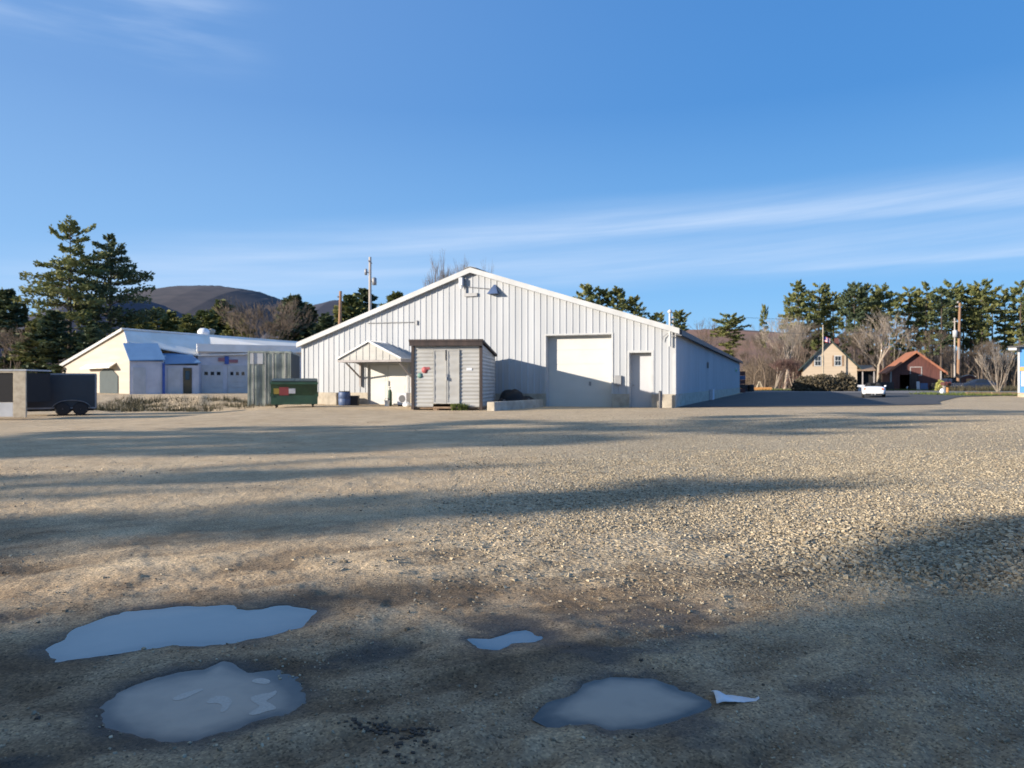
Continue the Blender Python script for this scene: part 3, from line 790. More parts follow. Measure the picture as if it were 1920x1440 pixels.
# trees outside the frame, sunward, whose shadows stripe the lot
def uvpos(u, v): return Vector((u*HX - v*HY, u*HY + v*HX, 0))
tanel = math.tan(SUN_EL)
offs = [(7.0, 6.9, 14.0, pineF), (.5, 10.2, 14.0, bigA), (-1.0, 6.6, 13.0, bigB), (22, 15.2, 18, pineT[0]), (9, 16.2, 17.5, pineF), (3.0, 14.3, 17, bigA), (-1, 16.8, 17, bigB), (-5, 15.5, 16, bigA), (-9, 18.0, 14, bigB), (34, 18.5, 18, pineT[1]),
        (11.0, 2.0, 17, pineU), (16, .6, 17, pineF), (20, -1.5, 18, bigB), (12, -3.5, 17, bigA), (6, 2.6, 17, bigB), (8, -.5, 17, bigA), (5, -3.5, 15, bigB), (2, 1.2, 16, bigA), (11, 1.2, 14, bigB), (4, -6, 17, bigA), (-1, 3.0, 15, pineU), (-2, -1, 15, bigB), (1, -4.5, 14, bigA)]
for i, (uend, v, H, ms) in enumerate(offs):
    p = uvpos(uend - H/tanel, v); p.z = 0
    h0 = 17.5 if ms is bigA else 16.8 if ms is bigB else 18.0
    place('pine_tree', ms, p, 'pine beyond the left edge of the picture throwing long shadow stripes on the lot', 'tree', i*1.7, H/h0, 'pines beyond the left edge')

# leaf-clump bushes
def bush(name, label, loc, rx, ry, rz, n, mat, seed, cat='bush', quad=(.22,.1), group=None, stem=None):
    r = np.random.default_rng(seed)
    d = r.normal(0, 1, (n, 3)); d /= np.linalg.norm(d, axis=1, keepdims=True)
    lump = .75+.5*fbm(d[:,0]*2.2+seed, d[:,1]*2.2+d[:,2]*1.7, 3, seed)
    C = d*(r.random((n,1))**.4)*lump[:,None]*np.array([rx, ry, rz]); C[:,2] = np.abs(C[:,2])*1.0+.05
    dd = d+r.normal(0, .6, (n,3)); dd /= np.linalg.norm(dd, axis=1, keepdims=True)
    W = np.cross(dd, r.normal(0,1,(n,3))); W /= np.linalg.norm(W, axis=1, keepdims=True)
    ln = quad[0]*r.uniform(.6,1.4,n)[:,None]; wv = quad[1]*r.uniform(.6,1.4,n)[:,None]
    V = np.stack([C-dd*ln*.5, C+W*wv, C+dd*ln*.6, C-W*wv], 1).reshape(-1,3); V[:,2] = np.maximum(V[:,2], -.05)
    t = thing(name, label, cat, loc, 0, group)
    np_mesh('foliage', V, np.arange(4)[None]+(np.arange(n)*4)[:,None], mat, t)
    s = ([], [], [], [])
    for k in range(14):
        q = d[k]*np.array([rx, ry, rz])*.7; s[0].append((0,0,-.1)); s[1].append((q[0], q[1], abs(q[2])+.2)); s[2].append(.035); s[3].append(.012)
    v, f = tubes_np(s, 4); np_mesh('stems', v, f, M['bark'], t)
    return t
bush('bush', 'wide dark brown bush in front of the cream house', G(1540, 84), 2.6, 1.6, 1.8, 4600, M['bush'], 4)
bush('bush', 'dark low bush at the left corner of the cream house', G(1512, 85), 1.6, 1.2, 1.7, 2600, M['bush'], 5)
bush('bush', 'dark bush between the cream house porch and the wide bush', G(1582, 84), 1.5, 1.2, 2.0, 2600, M['bush'], 6)
bush('bush', 'yellow green leafy bush at the right corner of the barn', G(1763, 91), .55, .5, 1.15, 700, M['yellowgreen'], 7)

# grass tufts
def blades(name, label, spots, n, h, mat, seed):
    r = np.random.default_rng(seed); C = []
    for (x0, x1, y0, y1, w) in spots:
        m = int(n*w); C.append(np.stack([r.uniform(x0, x1, m), r.uniform(y0, y1, m)], -1))
    C = np.concatenate(C); k = fbm(C[:,0]*.9, C[:,1]*.9, 3, seed) > .40; C = C[k]; m = len(C)
    Z = gbase(C[:,0], C[:,1]); hh = h*r.uniform(.3, 1.4, m); az = r.uniform(0, 6.28, m); b = .018+.02*r.random(m)
    dx, dy = np.cos(az)*b, np.sin(az)*b; lx, ly = r.normal(0,.25,m)*hh, r.normal(0,.25,m)*hh
    V = np.stack([np.stack([C[:,0]-dx, C[:,1]-dy, Z-.02], -1), np.stack([C[:,0]+dx, C[:,1]+dy, Z-.02], -1), np.stack([C[:,0]+lx, C[:,1]+ly, Z+hh], -1)], 1).reshape(-1,3)
    o = np_mesh(name, V, np.arange(3)[None]+(np.arange(m)*3)[:,None], mat, kind='stuff'); tag(o, label, 'grass'); return o
blades('grass', 'dry green grass on the verge and house lawn at right', [(33,48,54.5,62.5,.5),(22,52,90.5,97,.5)], 15000, .22, M['lawnblade'], 3)
blades('weeds', 'dead brown weeds along the bank before the cream building', [(-26,-12,41,50,1.0)], 9000, .3, M['weed'], 5)
blades('tall_grass', 'dry straw grass at the foot of the utility pole', [(50,64,84,88,1)], 5000, .6, M['weed'], 6)
blades('weed_patch', 'small green weed clump under the front of the grey shed', [(-2.35,-1.75,29.05,29.4,1)], 900, .22, M['lawnblade'], 8)

# ------------------------------------------------------------------ main warehouse
C20, S20 = math.cos(R_(20)), math.sin(R_(20))
RC = (6.98, 32.0); LEN = 18.9; LC = (RC[0]-C20*LEN, RC[1]+S20*LEN); Z0 = CAMZ-1.10
wh = thing('warehouse', 'long white ribbed metal warehouse with low gable and overhead door', 'warehouse', (LC[0], LC[1], Z0), R_(-20))
def fa(px):
    k = (px-960)/FPX
    return (k*LC[1]-LC[0])/(C20+S20*k)
def fz(px, py):
    D = LC[1]-S20*fa(px); return CAMZ+(HOR-py)/FPX*D-Z0
eL = fz(568, 643); pk = fz(885, 506); aP = fa(885); eR = fz(1266, 617)
def rake(a): return eL+(pk-eL)*a/aP if a < aP else pk+(eR-pk)*(a-aP)/(LEN-aP)
BACK = 50.0
od = (fa(1024), fa(1147), 0.02, fz(1085, 628)); md = (fa(1180), fa(1222), 0.02, fz(1200, 661)); cd = (fa(690), fa(763), .02, fz(725, 683))
openings = [od, md, cd]
FH = .62
def ribbed_wall(b, a0, a1, top, opens, z0, step=.305, y=0.0, rib=.024, outward=-1):
    cuts = set([a0, a1]); a = a0
    k = 0
    while a0+k*step < a1: cuts.add(a0+k*step); k += 1
    for o in opens: cuts.add(o[0]); cuts.add(o[1])
    cuts = sorted(cuts)
    for p, q in zip(cuts[:-1], cuts[1:]):
        if q-p < 1e-4: continue
        mid = (p+q)/2
        zs = [(z0, None)]
        ops = [o for o in opens if o[0]-1e-6 < mid < o[1]+1e-6]
        iv = [(z0, None)]
        if ops: iv = [(ops[0][3], None)] + ([(z0, ops[0][2])] if ops[0][2] > z0+.01 else [])
        for lo, hi in iv:
            tp, tq = (top(p), top(q)) if hi is None else (hi, hi)
            b.add([(p,y,lo),(q,y,lo),(q,y,tq),(p,y,tp)], [(0,1,2,3)])
    k = 0
    while a0+k*step+.02 < a1-.02:
        c = a0+k*step+.02; k += 1
        lo = z0
        for o in opens:
            if o[0]-.04 < c < o[1]+.04: lo = o[3]
        t = top(c)-.02
        if t-lo < .05: continue
        w1, w2 = .040, .022; yy = y+outward*rib
        vs = [(c-w1,y,lo),(c-w2,yy,lo),(c+w2,yy,lo),(c+w1,y,lo),(c-w1,y,t),(c-w2,yy,t),(c+w2,yy,t),(c+w1,y,t)]
        b.add(vs, [(0,1,5,4),(1,2,6,5),(2,3,7,6),(0,3,2,1)])
b = MB(); ribbed_wall(b, 0, LEN, rake, openings, FH)
b.build('front_wall', M['siding'], wh)
# side wall (right) and the other two
b = MB(); b.M = Matrix.Translation((LEN, 0, 0)) @ Matrix.Rotation(R_(90), 4, 'Z')
ribbed_wall(b, 0.0, BACK, lambda a: eR-.05, [], FH, step=.305)
b.build('side_wall', M['siding'], wh)
b = MB(); b.add([(0,0,FH),(0,BACK,FH),(0,BACK,eL-.05),(0,0,eL-.05)], [(0,1,2,3)]); b.add([(0,BACK,0),(LEN,BACK,0),(LEN,BACK,eR),(aP,BACK,pk),(0,BACK,eL)], [(0,1,2,3,4)])
b.build('rear_walls', M['siding'], wh)
# foundation
b = MB()
for a0, a1 in ((-.03, cd[0]), (cd[1], od[0]), (od[1], md[0]), (md[1], LEN+.03)):
    b.box(a0, a1, -.04, .3, -.4, FH)
b.box(LEN-.3, LEN+.031, .3, BACK, -.4, FH); b.box(-.031, .3, .3, BACK, -.4, FH)
b.build('foundation', M['concrete'], wh)
# roof
b = MB()
ov = .22
zl = eL-(pk-eL)/aP*ov; zr = eR-(pk-eR)/(LEN-aP)*ov
for (a0, z0_, a1, z1_) in ((-ov, zl, aP, pk), (aP, pk, LEN+ov, zr)):
    b.slab([(a0,-ov,z0_+.02),(a1,-ov,z1_+.02),(a1,BACK+ov,z1_+.02),(a0,BACK+ov,z0_+.02)], (0,0,.05))
    n = int(BACK/.9)
b.build('roof', M['roofmetal'], wh)
b = MB()
for (a0, z0_, a1, z1_) in ((-ov, zl, aP, pk), (aP, pk, LEN+ov, zr)):
    b.slab([(a0,-ov-.03,z0_-.16),(a1,-ov-.03,z1_-.16),(a1,-ov-.03,z1_+.085),(a0,-ov-.03,z0_+.085)], (0,.028,0))
b.slab([(-ov+.01,-ov,zl-.14),(aP,-ov,pk-.14),(aP,-.03,pk-.14),(-ov+.01,-.03,zl-.14)], (0,0,.02))
b.slab([(aP,-ov,pk-.14),(LEN+ov,-ov,zr-.14),(LEN+ov,-.03,zr-.14),(aP,-.03,pk-.14)], (0,0,.02))
b.build('rake_trim', M['trim'], wh)
b = MB(); b.slab([(aP-.3,-ov-.04,pk+.045),(aP,-ov-.04,pk+.12),(aP,BACK,pk+.12),(aP-.3,BACK,pk+.045)], (0,0,.012))
b.slab([(aP,-ov-.04,pk+.12),(aP+.3,-ov-.04,pk+.045),(aP+.3,BACK,pk+.045),(aP,BACK,pk+.12)], (0,0,.012)); b.build('ridge_cap', M['trim'], wh)
b = MB(); b.box(LEN+ov-.02, LEN+ov+.10, -.1, BACK+ov, zr-.2, zr+.03); b.box(LEN+.03, LEN+ov, 0, BACK, zr-.12, zr-.08); b.build('gutter', M['shade_metal'], wh)  # dark gutter colour stands for the shade of the eave overhang
b = MB(); b.box(LEN-.09, LEN+.05, -.05, -.002, FH, eR-.12); b.box(-.05, .09, -.05, -.002, FH, eL-.14); b.box(LEN+.036, LEN+.055, -.002, .12, FH, eR-.15); b.build('corner_trim', M['trim'], wh)
# overhead door, recessed
def opening(o, depth, trimw=.10, trimmat='trim', name='door_frame'):
    a0, a1, z0_, z1_ = o
    b = MB()
    b.box(a0-.004, a0+.02, .001, depth, z0_, z1_); b.box(a1-.02, a1+.004, .001, depth, z0_, z1_); b.box(a0+.02, a1-.02, .001, depth, z1_-.02, z1_+.004)
    b.box(a0-trimw, a0, -.035, 0.0, z0_, z1_+trimw); b.box(a1, a1+trimw, -.035, 0.0, z0_, z1_+trimw); b.box(a0, a1, -.035, 0, z1_, z1_+trimw)
    return b.build(name, M[trimmat], wh)
opening(od, .40, .07)
b = MB(); a0, a1, z0_, z1_ = od; y = .34
np_ = 5
for i in range(np_):
    zz0 = .02+(z1_-.02)*i/np_; zz1 = .02+(z1_-.02)*(i+1)/np_-.012
    b.box(a0+.02, a1-.02, y, y+.05, zz0, zz1)
    b.box(a0+.02, a1-.02, y+.012, y+.05, zz1, zz1+.012)
odo = b.build('overhead_door', M['door_white'], wh)
b = MB(); b.box(fa(1103)-.05, fa(1103)+.05, y-.03, y, .98, 1.16); b.build('handle', M['dullsteel'], odo)
opening(md, .40, .09)
a0, a1, z0_, z1_ = md
b = MB(); b.bevbox(a0+.05, a1-.05, .33, .38, z0_, z1_-.05, .006); b.box(a0+.022, a0+.05, .30, .38, z0_, z1_-.02); b.box(a1-.05, a1-.022, .30, .38, z0_, z1_-.02)
mdo = b.build('entry_door', M['mandoor'], wh)
b = MB(); b.lathe([(.012,0),(.012,-.05),(.03,-.055),(.03,-.09),(.015,-.1)], (a0+.13, .33, 1.0), 10, 'y'); b.build('door_knob', M['dullsteel'], mdo)
# double white door under the porch
a0, a1, z0_, z1_ = cd
opening(cd, .16, .07)
for s0, s1 in ((a0+.025, (a0+a1)/2-.008), ((a0+a1)/2+.008, a1-.025)):
    b = MB(); b.bevbox(s0, s1, .07, .12, .03, z1_-.03, .008)
    for q in range(2):
        b.box(s0+.12, s1-.12, .062, .07, .25+q*.95, 1.0+q*.95)
    d = b.build('double_door_leaf', M['door_white'], wh)
b = MB(); b.bevbox((a0+a1)/2+.03, (a0+a1)/2+.07, .02, .062, .95, 1.2, .006); b.build('door_handle', M['dullsteel'], d)
# porch
pd = 1.55
def fo(px, off=-pd):
    k = (px-960)/FPX; return (k*(LC[1]+off*C20)-LC[0]-off*S20)/(C20+k*S20)
pa0, pa1 = fo(633)+.12, fo(753)-.12; pm_ = (pa0+pa1)/2
DP = LC[1]-S20*pm_-pd*C20
pzE = CAMZ+(HOR-674)/FPX*DP-Z0; pzP = CAMZ+(HOR-641)/FPX*DP-Z0
po = MB()
for s, (ea, sg) in enumerate(((pa0-.12, 1), (pa1+.12, -1))):
    po.slab([(ea,-pd-.1,pzE),(pm_,-pd-.1,pzP),(pm_,-.03,pzP),(ea,-.03,pzE)], (0,0,.05))
    for q in range(6):
        yq = -pd-.08+q*(pd+.03)/5.2
        po.slab([(ea,yq,pzE+.05),(pm_,yq,pzP+.05),(pm_,yq+.04,pzP+.05),(ea,yq+.04,pzE+.05)], (0,0,.03))
porch = po.build('porch_roof', M['roofmetal'], wh)
b = MB(); b.slab([(pa0-.1,-pd,pzE-.02),(pa1+.1,-pd,pzE-.02),(pm_,-pd,pzP-.02)], (0,.05,0))
for q in range(9):
    aq = pa0+(pa1-pa0)*(q+.5)/9; hq = (pzP-pzE)*(1-abs(aq-pm_)/((pa1-pa0)/2))
    b.box(aq-.02, aq+.02, -pd-.02, -pd, pzE-.02, pzE+max(hq-.06, .02))
b.build('gable_panel', M['grey_siding'], porch)
b = MB(); b.box(pa0-.1, pa1+.1, -pd-.03, -pd+.07, pzE-.12, pzE-.022); b.box(pa0-.1, pa0, -pd+.07, -.04, pzE-.12, pzE-.022); b.box(pa1, pa1+.1, -pd+.07, -.04, pzE-.12, pzE-.022); b.build('fascia', M['barntrim'], porch)
for ax in (pa0+.25, pa1-.1):
    b = MB(); b.box(ax-.05, ax+.05, -.15, -.045, FH+.3, pzE-.12); b.tube((ax, -.12, FH+.75), (ax, -pd+.15, pzE-.14), .045, .045, 6); b.build('bracket', M['barntrim'], wh)
# wall gear
b = MB(); b.box(fa(868)-.09, fa(868)+.07, -.28, -.03, fz(868,536), fz(868,522)); b.tube((fa(868)-.01, -.16, fz(868,537)), (fa(868)-.01, -.16, fz(868,542)), .09, .05, 10); b.build('wall_lamp', M['whitest'], wh)
b = MB(); b.box(fa(874)-.03, fa(874)+.03, -.09, -.03, fz(874,556), fz(874,518)); b.tube((fa(876), -.06, fz(876,538)), (fa(921), -.06, fz(921,542)), .018, .018, 6)
b.box(fa(872), fa(896), -.1, -.03, fz(884,556), fz(884,550)); b.build('conduit', M['dullsteel'], wh)
a0 = fa(928); zt = fz(928,536); zb = fz(928,552)
b = MB(); b.add([(a0-.05,-.03,zt+.05),(a0+.05,-.03,zt+.05),(a0-.26,-.03,zb),(a0+.26,-.03,zb),(a0-.26,-.36,zb),(a0+.26,-.36,zb)], [(0,2,4),(1,5,3),(0,4,5,1),(2,3,5,4)]); b.build('vent_hood', M['bluetarp_shade'], wh)  # blue colour paints in the hood's shaded side
b = MB(); b.tube((fa(690), -.05, fz(690,606)), (fa(782), -.05, fz(782,604)), .02, .02, 6); b.box(fa(782)-.05, fa(782)+.05, -.1, -.03, fz(782,609), fz(782,601)); b.build('conduit', M['dullsteel'], wh)
b = MB(); ax = fa(1257); b.tube((ax,-.16,fz(1257,650)), (ax,-.16,fz(1257,588)), .05, .05, 10, 0); b.lathe([(.05,0),(.10,.03),(.10,.10),(.03,.16)], (ax,-.16,fz(1257,588)), 10)
mast = b.build('service_mast', M['trim'], wh)
b = MB()
for q, zq in enumerate((598, 606, 614)):
    b.lathe([(.02,0),(.05,.02),(.03,.05),(.05,.08),(.02,.1)], (ax+.14, -.16, fz(1257, zq)), 8); b.tube((ax+.05,-.16,fz(1257,zq)+.05), (ax+.16,-.16,fz(1257,zq)+.05), .012, .012, 5)
b.build('insulators', M['barntrim'], mast)
b = MB(); b.path([(ax-.1,-.12,fz(1250,625)), (ax-.3,-.1,fz(1250,632)), (ax-.33,-.1,fz(1250,640))], .018); b.path([(ax+.05,-.16,fz(1260,632)), (ax+.3,-.2,fz(1262,628)), (ax+.5,-.2,fz(1262,630))], .025); b.build('service_cable', M['dullsteel'], mast)
b = MB(); b.box(fa(1160)-.13, fa(1160)+.13, -.14, -.03, fz(1160,722), fz(1160,704)); b.build('electric_box', M['dullsteel'], wh)
# side wall gear
b = MB(); b.lathe([(.10,0),(.20,.03),(.20,.07),(.11,.08)], (LEN+.04, 42.5, 2.32), 14, 'x'); lp = b.build('flood_lamp', M['lime'], wh)
b = MB(); b.lathe([(.09,0),(.10,.02),(.06,.03)], (LEN+.12, 42.5, 2.32), 12, 'x'); b.build('lens', M['glass'], lp)
b = MB(); b.bevbox(LEN+.04, LEN+.26, 15.3, 16.3, .02, .72, .02); b.build('utility_box', M['greywall'], wh)
b = MB(); b.box(LEN+.045, LEN+.14, 13.9, 14.2, 2.0, 2.35); b.build('meter_box', M['dullsteel'], wh)

# ------------------------------------------------------------------ grey shed in front
DS = 29.5
sx0, sx1 = (774-960)/FPX*DS, (903-960)/FPX*DS; sw = sx1-sx0
shz = gz(-2.5, DS)
sh = thing('storage_shed', 'grey corrugated storage shed with double doors and dark sloping roof', 'shed', (sx0, DS, shz), R_(-5))
SH = 2.72; SHB = 2.34; SL = 5.0; zf = .12
def topz(y): return SH+(SHB-SH)*y/SL
def corr(b, p0, p1, z0, ztop0, ztop1, out, pitch=.15, amp=.016):
    """horizontally corrugated panel from p0 to p1"""
    p0 = Vector(p0); p1 = Vector(p1); o = Vector(out)
    zt = max(ztop0, ztop1); n = int((zt-z0)/pitch*4)
    prev = None
    for i in range(n+1):
        z = z0+(zt-z0)*i/n; k = o*(amp*[0,1,1,0][i % 4])
        a = Vector((p0.x, p0.y, min(z, ztop0)))+k; c = Vector((p1.x, p1.y, min(z, ztop1)))+k
        if prev: b.add([prev[0], prev[1], c, a], [(0,1,2,3)])
        prev = (a, c)
dl, dr = (813-774)/130*sw, (864-774)/130*sw
b = MB(); corr(b, (.07,0,0), (dl,0,0), zf, 2.52, 2.52, (0,-1,0)); corr(b, (dr,0,0), (sw-.07,0,0), zf, 2.52, 2.52, (0,-1,0)); corr(b, (dl,0,0), (dr,0,0), 2.38, 2.52, 2.52, (0,-1,0)); b.build('front_panel', M['grey_siding'], sh)
b = MB(); corr(b, (sw,0,0), (sw,SL,0), zf, topz(0)-.1, topz(SL)-.1, (1,0,0)); corr(b, (0,SL,0), (0,0,0), zf, topz(SL)-.1, topz(0)-.1, (-1,0,0)); b.add([(0,SL,zf),(sw,SL,zf),(sw,SL,topz(SL)),(0,SL,topz(SL))], [(0,1,2,3)]); b.build('side_panel', M['grey_siding'], sh)
mid = (dl+dr)/2+.02
for s0, s1 in ((dl+.015, mid-.01), (mid+.01, dr-.015)):
    b = MB(); corr(b, (s0,-.035,0), (s1,-.035,0), .28, 2.37, 2.37, (0,-1,0), pitch=.3, amp=.008)
    b.box(s0, s0+.05, -.06, -.03, .26, 2.38); b.box(s1-.05, s1, -.06, -.03, .26, 2.38); b.box(s0+.05, s1-.05, -.06, -.03, .26, .32); b.box(s0+.05, s1-.05, -.06, -.03, 2.33, 2.38)
    d = b.build('shed_door', M['grey_siding'], sh)
b = MB(); b.box(mid-.03, mid+.04, -.09, -.06, 1.25, 1.42); b.tube((mid+.0,-.10,1.18), (mid+.0,-.10,1.3), .03, .03, 8); b.build('latch', M['dullsteel'], d)
b = MB(); b.box(mid-.06, mid-.02, -.075, -.06, 1.95, 2.36); b.build('strap', M['shade_metal'], d)
b = MB(); b.box(-.05, .06, -.06, .06, zf-.1, 2.52); b.box(sw-.06, sw+.05, -.06, .06, zf-.1, 2.52); b.build('corner_post', M['darkwood'], sh)
b = MB(); b.slab([(-.12,-.22,topz(-.22)-.05),(sw+.1,-.22,topz(-.22)-.05),(sw+.1,SL+.1,topz(SL)-.06),(-.12,SL+.1,topz(SL)-.06)], (0,0,.09)); b.box(-.10, sw+.08, -.20, -.05, 2.525, topz(0)-.04); rf = b.build('shed_roof', M['darkwood'], sh)
b = MB(); b.box(0, sw, .05, SL-.05, zf-.07, zf-.01)
for xq in (.1, sw*.35, sw*.65, sw-.1): b.box(xq-.07, xq+.07, .05, SL-.1, -.05, zf-.07)
b.build('skid_base', M['wood'], sh)
b = MB(); b.box(dl+.05, dr-.05, -.28, -.03, .07, .14); b.box(dl+.05, dl+.2, -.26, -.05, -.04, .07); b.box(dr-.2, dr-.05, -.26, -.05, -.04, .07); b.build('door_step', M['wood'], sh)
b = MB(); xs = (797-774)/130*sw; b.lathe([(.001,-.022),(.13,-.022),(.13,-.019)], (xs, 0, 1.58), 12, 'y'); b.box(xs+.06, xs+.2, -.024, -.02, 1.6, 1.7); b.build('red_sticker', M['red'], sh)
b = MB(); xs = (788-774)/130*sw; b.lathe([(.001,-.022),(.11,-.022),(.11,-.019)], (xs, 0, 1.36), 10, 'y'); b.build('green_sticker', M['green'], sh)
b = MB(); xs = (882-774)/130*sw; b.box(xs-.12, xs+.1, -.023, -.019, 1.56, 1.66); b.build('white_sticker', M['whitest'], sh)

# concrete beam right of the shed, black tarp heap behind it
q0, q1 = G(920, 28.6), G(1012, 33.2)
ang = math.atan2(q1.y-q0.y, q1.x-q0.x); L = (q1-q0).length
t = thing('concrete_beam', 'long low concrete beam lying on dirt right of the grey shed', 'barrier', q0, ang)
b = MB(); b.bevbox(0, L, -.16, .16, -.05, .34, .03); b.build('beam', M['concrete'], t)
b = MB()
for xq in (L*.25, L*.75): b.path([(xq-.08,0,.33),(xq-.08,0,.39),(xq+.08,0,.39),(xq+.08,0,.33)], .012)
b.build('lifting_loop', M['dullsteel'], t)
g = G(962, 33.4)
b = MB(); b.ball((0,0,.25), (.6,.4,.5), 3, .10, 24); b.ball((.55,.05,.12), (.55,.35,.32), 5, .12, 20); b.ball((-.4,-.1,.1), (.4,.35,.3), 8, .12, 20)
o = b.build('tarp_heap', M['blackmatte']); o.location = g; tag(o, 'black heap of sheeting against the warehouse wall beside the grey shed', 'heap')
# bollard
def bollard(px, D, h, r, label, mat):
    g = G(px, D); b = MB(); b.lathe([(r,-.1),(r,h-.05),(r*.8,h),(.02,h+.02)], (0,0,0), 14); o = b.build('bollard', mat); o.location = g; tag(o, label, 'bollard')
bollard(1238, 31.7, .72, .075, 'short dark steel bollard right of the grey entry door', M['shade_metal'])
bollard(1159, 33.1, .28, .09, 'stubby grey post between the overhead door and entry door', M['dullsteel'])

# clutter below the porch
g = G(646, 35.6); t = thing('barrel', 'blue plastic drum below the left porch bracket', 'barrel', g)
b = MB(); b.lathe([(.24,0),(.28,.05),(.29,.3),(.27,.32),(.29,.34),(.28,.6),(.25,.66),(.1,.67)], (0,0,0), 18); b.build('drum', M['bluetarp_shade'], t)
b = MB(); b.lathe([(.26,.64),(.27,.66),(.26,.68)], (0,0,0), 18); b.build('rim', M['blackmatte'], t)
g = G(626, 36.6); b = MB(); b.bevbox(-.34,.34,-.3,.3,0,.6,.03); o = b.build('concrete_block', M['concrete']); o.location = g; o.rotation_euler = (0,0,R_(-20)); tag(o, 'tan concrete block against the wall right of the green dumpster', 'block')
g = G(664, 35.8); t = thing('bin', 'dark bin beside the blue drum under the porch', 'bin', g)
b = MB(); b.bevbox(-.22,.22,-.2,.2,0,.42,.03); b.build('body', M['blackmatte'], t); b = MB(); b.bevbox(-.24,.24,-.22,.22,.421,.46,.012); b.build('lid', M['shade_metal'], t)
g = G(757, 34.6); t = thing('air_conditioner', 'grey air conditioner box standing just left of the grey shed', 'appliance', g, R_(-20))
b = MB(); b.bevbox(-.24,.24,-.2,.2,.06,.62,.02); b.build('casing', M['greywall'], t)
b = MB(); b.lathe([(.16,-.215),(.17,-.205),(.03,-.205)], (.02,0,.34), 16, 'y'); b.build('fan_grille', M['shade_metal'], t)
b = MB(); b.box(-.2,-.14,-.18,.18,0,.06); b.box(.14,.2,-.18,.18,0,.06); b.build('feet', M['blackmatte'], t)
g = G(731, 34.9); t = thing('gas_cylinder', 'slim dark green cylinder standing before the white double door', 'cylinder', g)
b = MB(); b.lathe([(.09,0),(.10,.02),(.10,.62),(.07,.72),(.03,.76)], (0,0,0), 14); b.build('tank', M['dumpster'], t); b = MB(); b.lathe([(.025,.76),(.025,.84),(.05,.85),(.05,.88)], (0,0,0), 8); b.build('valve', M['dullsteel'], t)
g = G(726, 34.4); t = thing('bucket', 'white bucket at the foot of the slim green cylinder', 'bucket', g)
b = MB(); b.lathe([(.10,0),(.13,.26),(.14,.27),(.12,.27),(.10,.1)], (0,0,0), 14); b.build('pail', M['whitest'], t); b = MB(); b.path([(-.13,0,.26),(-.09,0,.36),(.09,0,.36),(.13,0,.26)], .008); b.build('handle', M['dullsteel'], t)
g = G(762, 33.9); b = MB(); b.ball((0,0,.08), (.17,.13,.12), 4, .12, 16); b.ball((.2,.04,.06), (.12,.1,.08), 6, .12, 14); o = b.build('plastic_bag', M['whitest']); o.location = g; tag(o, 'white crumpled bag at the foot of the air conditioner box', 'bag')

# ------------------------------------------------------------------ dumpster and tall container
g = G(508, 32.4); t = thing('dumpster', 'dark green dumpster with red yellow and white sticker', 'dumpster', g, R_(14))
W, Dp, Hh = 1.95, 1.35, 1.14
b = MB()
prof = [(.0,.16),(0,.55),(-.18,Hh-.08),(-.18,Hh),(Dp,Hh+.12),(Dp,.16)]
vs = [(0,y,z) for y, z in prof]+[(W,y,z) for y, z in prof]; n = len(prof)
b.add(vs, [tuple(range(n)), tuple(range(2*n-1, n-1, -1))]+[(i, i+n, (i+1) % n+n, (i+1) % n) for i in range(n)]); b.build('body', M['dumpster'], t)
b = MB()
for xq in (.0, W-.07): b.box(xq-.035, xq+.105, -.02, Dp+.04, .5, .68)
b.box(-.03, W+.03, -.235, -.182, Hh-.1, Hh); b.build('fork_pocket', M['dumpster'], t)
for x0, x1 in ((.02, W/2-.01), (W/2+.01, W-.02)):
    b = MB(); b.slab([(x0,-.2,Hh+.015),(x1,-.2,Hh+.015),(x1,Dp,Hh+.135),(x0,Dp,Hh+.135)], (0,0,.035)); b.build('lid', M['dumplid'], t)
b = MB(); 
for xq in (.2, W-.2):
    for yq in (.2, Dp-.2): b.lathe([(.08,-.025),(.085,0),(.08,.025)], (xq, yq, .085), 10, 'x'); b.box(xq-.05, xq+.05, yq-.05, yq+.05, .1, .17)
b.build('casters', M['rubber'], t)
def dfront(z): return -.18*(z-.55)/(Hh-.08-.55)
for nm, m, x0, x1, z0, z1 in (('yellow_sticker','yellow',.12,.34,.62,.86),('red_sticker','red',.345,.74,.56,.92),('white_sticker','whitest',.745,1.02,.64,.86)):
    b = MB(); b.slab([(x0,dfront(z0)-.012,z0),(x1,dfront(z0)-.012,z0),(x1,dfront(z1)-.012,z1),(x0,dfront(z1)-.012,z1)], (0,.008,0)); b.build(nm, M[m], t)

g = G(464, 43.0); t = thing('shipping_container', 'tall weathered grey green container with closed doors behind the dumpster', 'container', (g.x, g.y, g.z), R_(11))
W, Lc_, Hc = 2.40, 6.0, CAMZ+(HOR-658)/FPX*43-g.z
b = MB()
n = 28
for i in range(n):           # corrugated right and left sides
    y0 = .1+(Lc_-.1)*i/n; y1 = .1+(Lc_-.1)*(i+.5)/n; y2 = .1+(Lc_-.1)*(i+1)/n
    for xs, sg in ((W, 1), (0, -1)):
        b.add([(xs,y0,.15),(xs-sg*.03,(y0+y1)/2,.15),(xs-sg*.03,y1,.15),(xs,y2,.15),(xs,y0,Hc-.1),(xs-sg*.03,(y0+y1)/2,Hc-.1),(xs-sg*.03,y1,Hc-.1),(xs,y2,Hc-.1)], [(0,1,5,4),(1,2,6,5),(2,3,7,6)])
b.box(.04,W-.04,.12,Lc_,Hc-.06,Hc-.03); b.add([(0,Lc_,.1),(W,Lc_,.1),(W,Lc_,Hc),(0,Lc_,Hc)], [(0,1,2,3)])
b.build('side_wall', M['paintedshade'], t)  # sides darkened: shade painted into the steel colour
b = MB()
for xq in (0, W-.1):
    for yq in (0, Lc_-.1): b.box(xq, xq+.1, yq, yq+.1, 0, Hc)
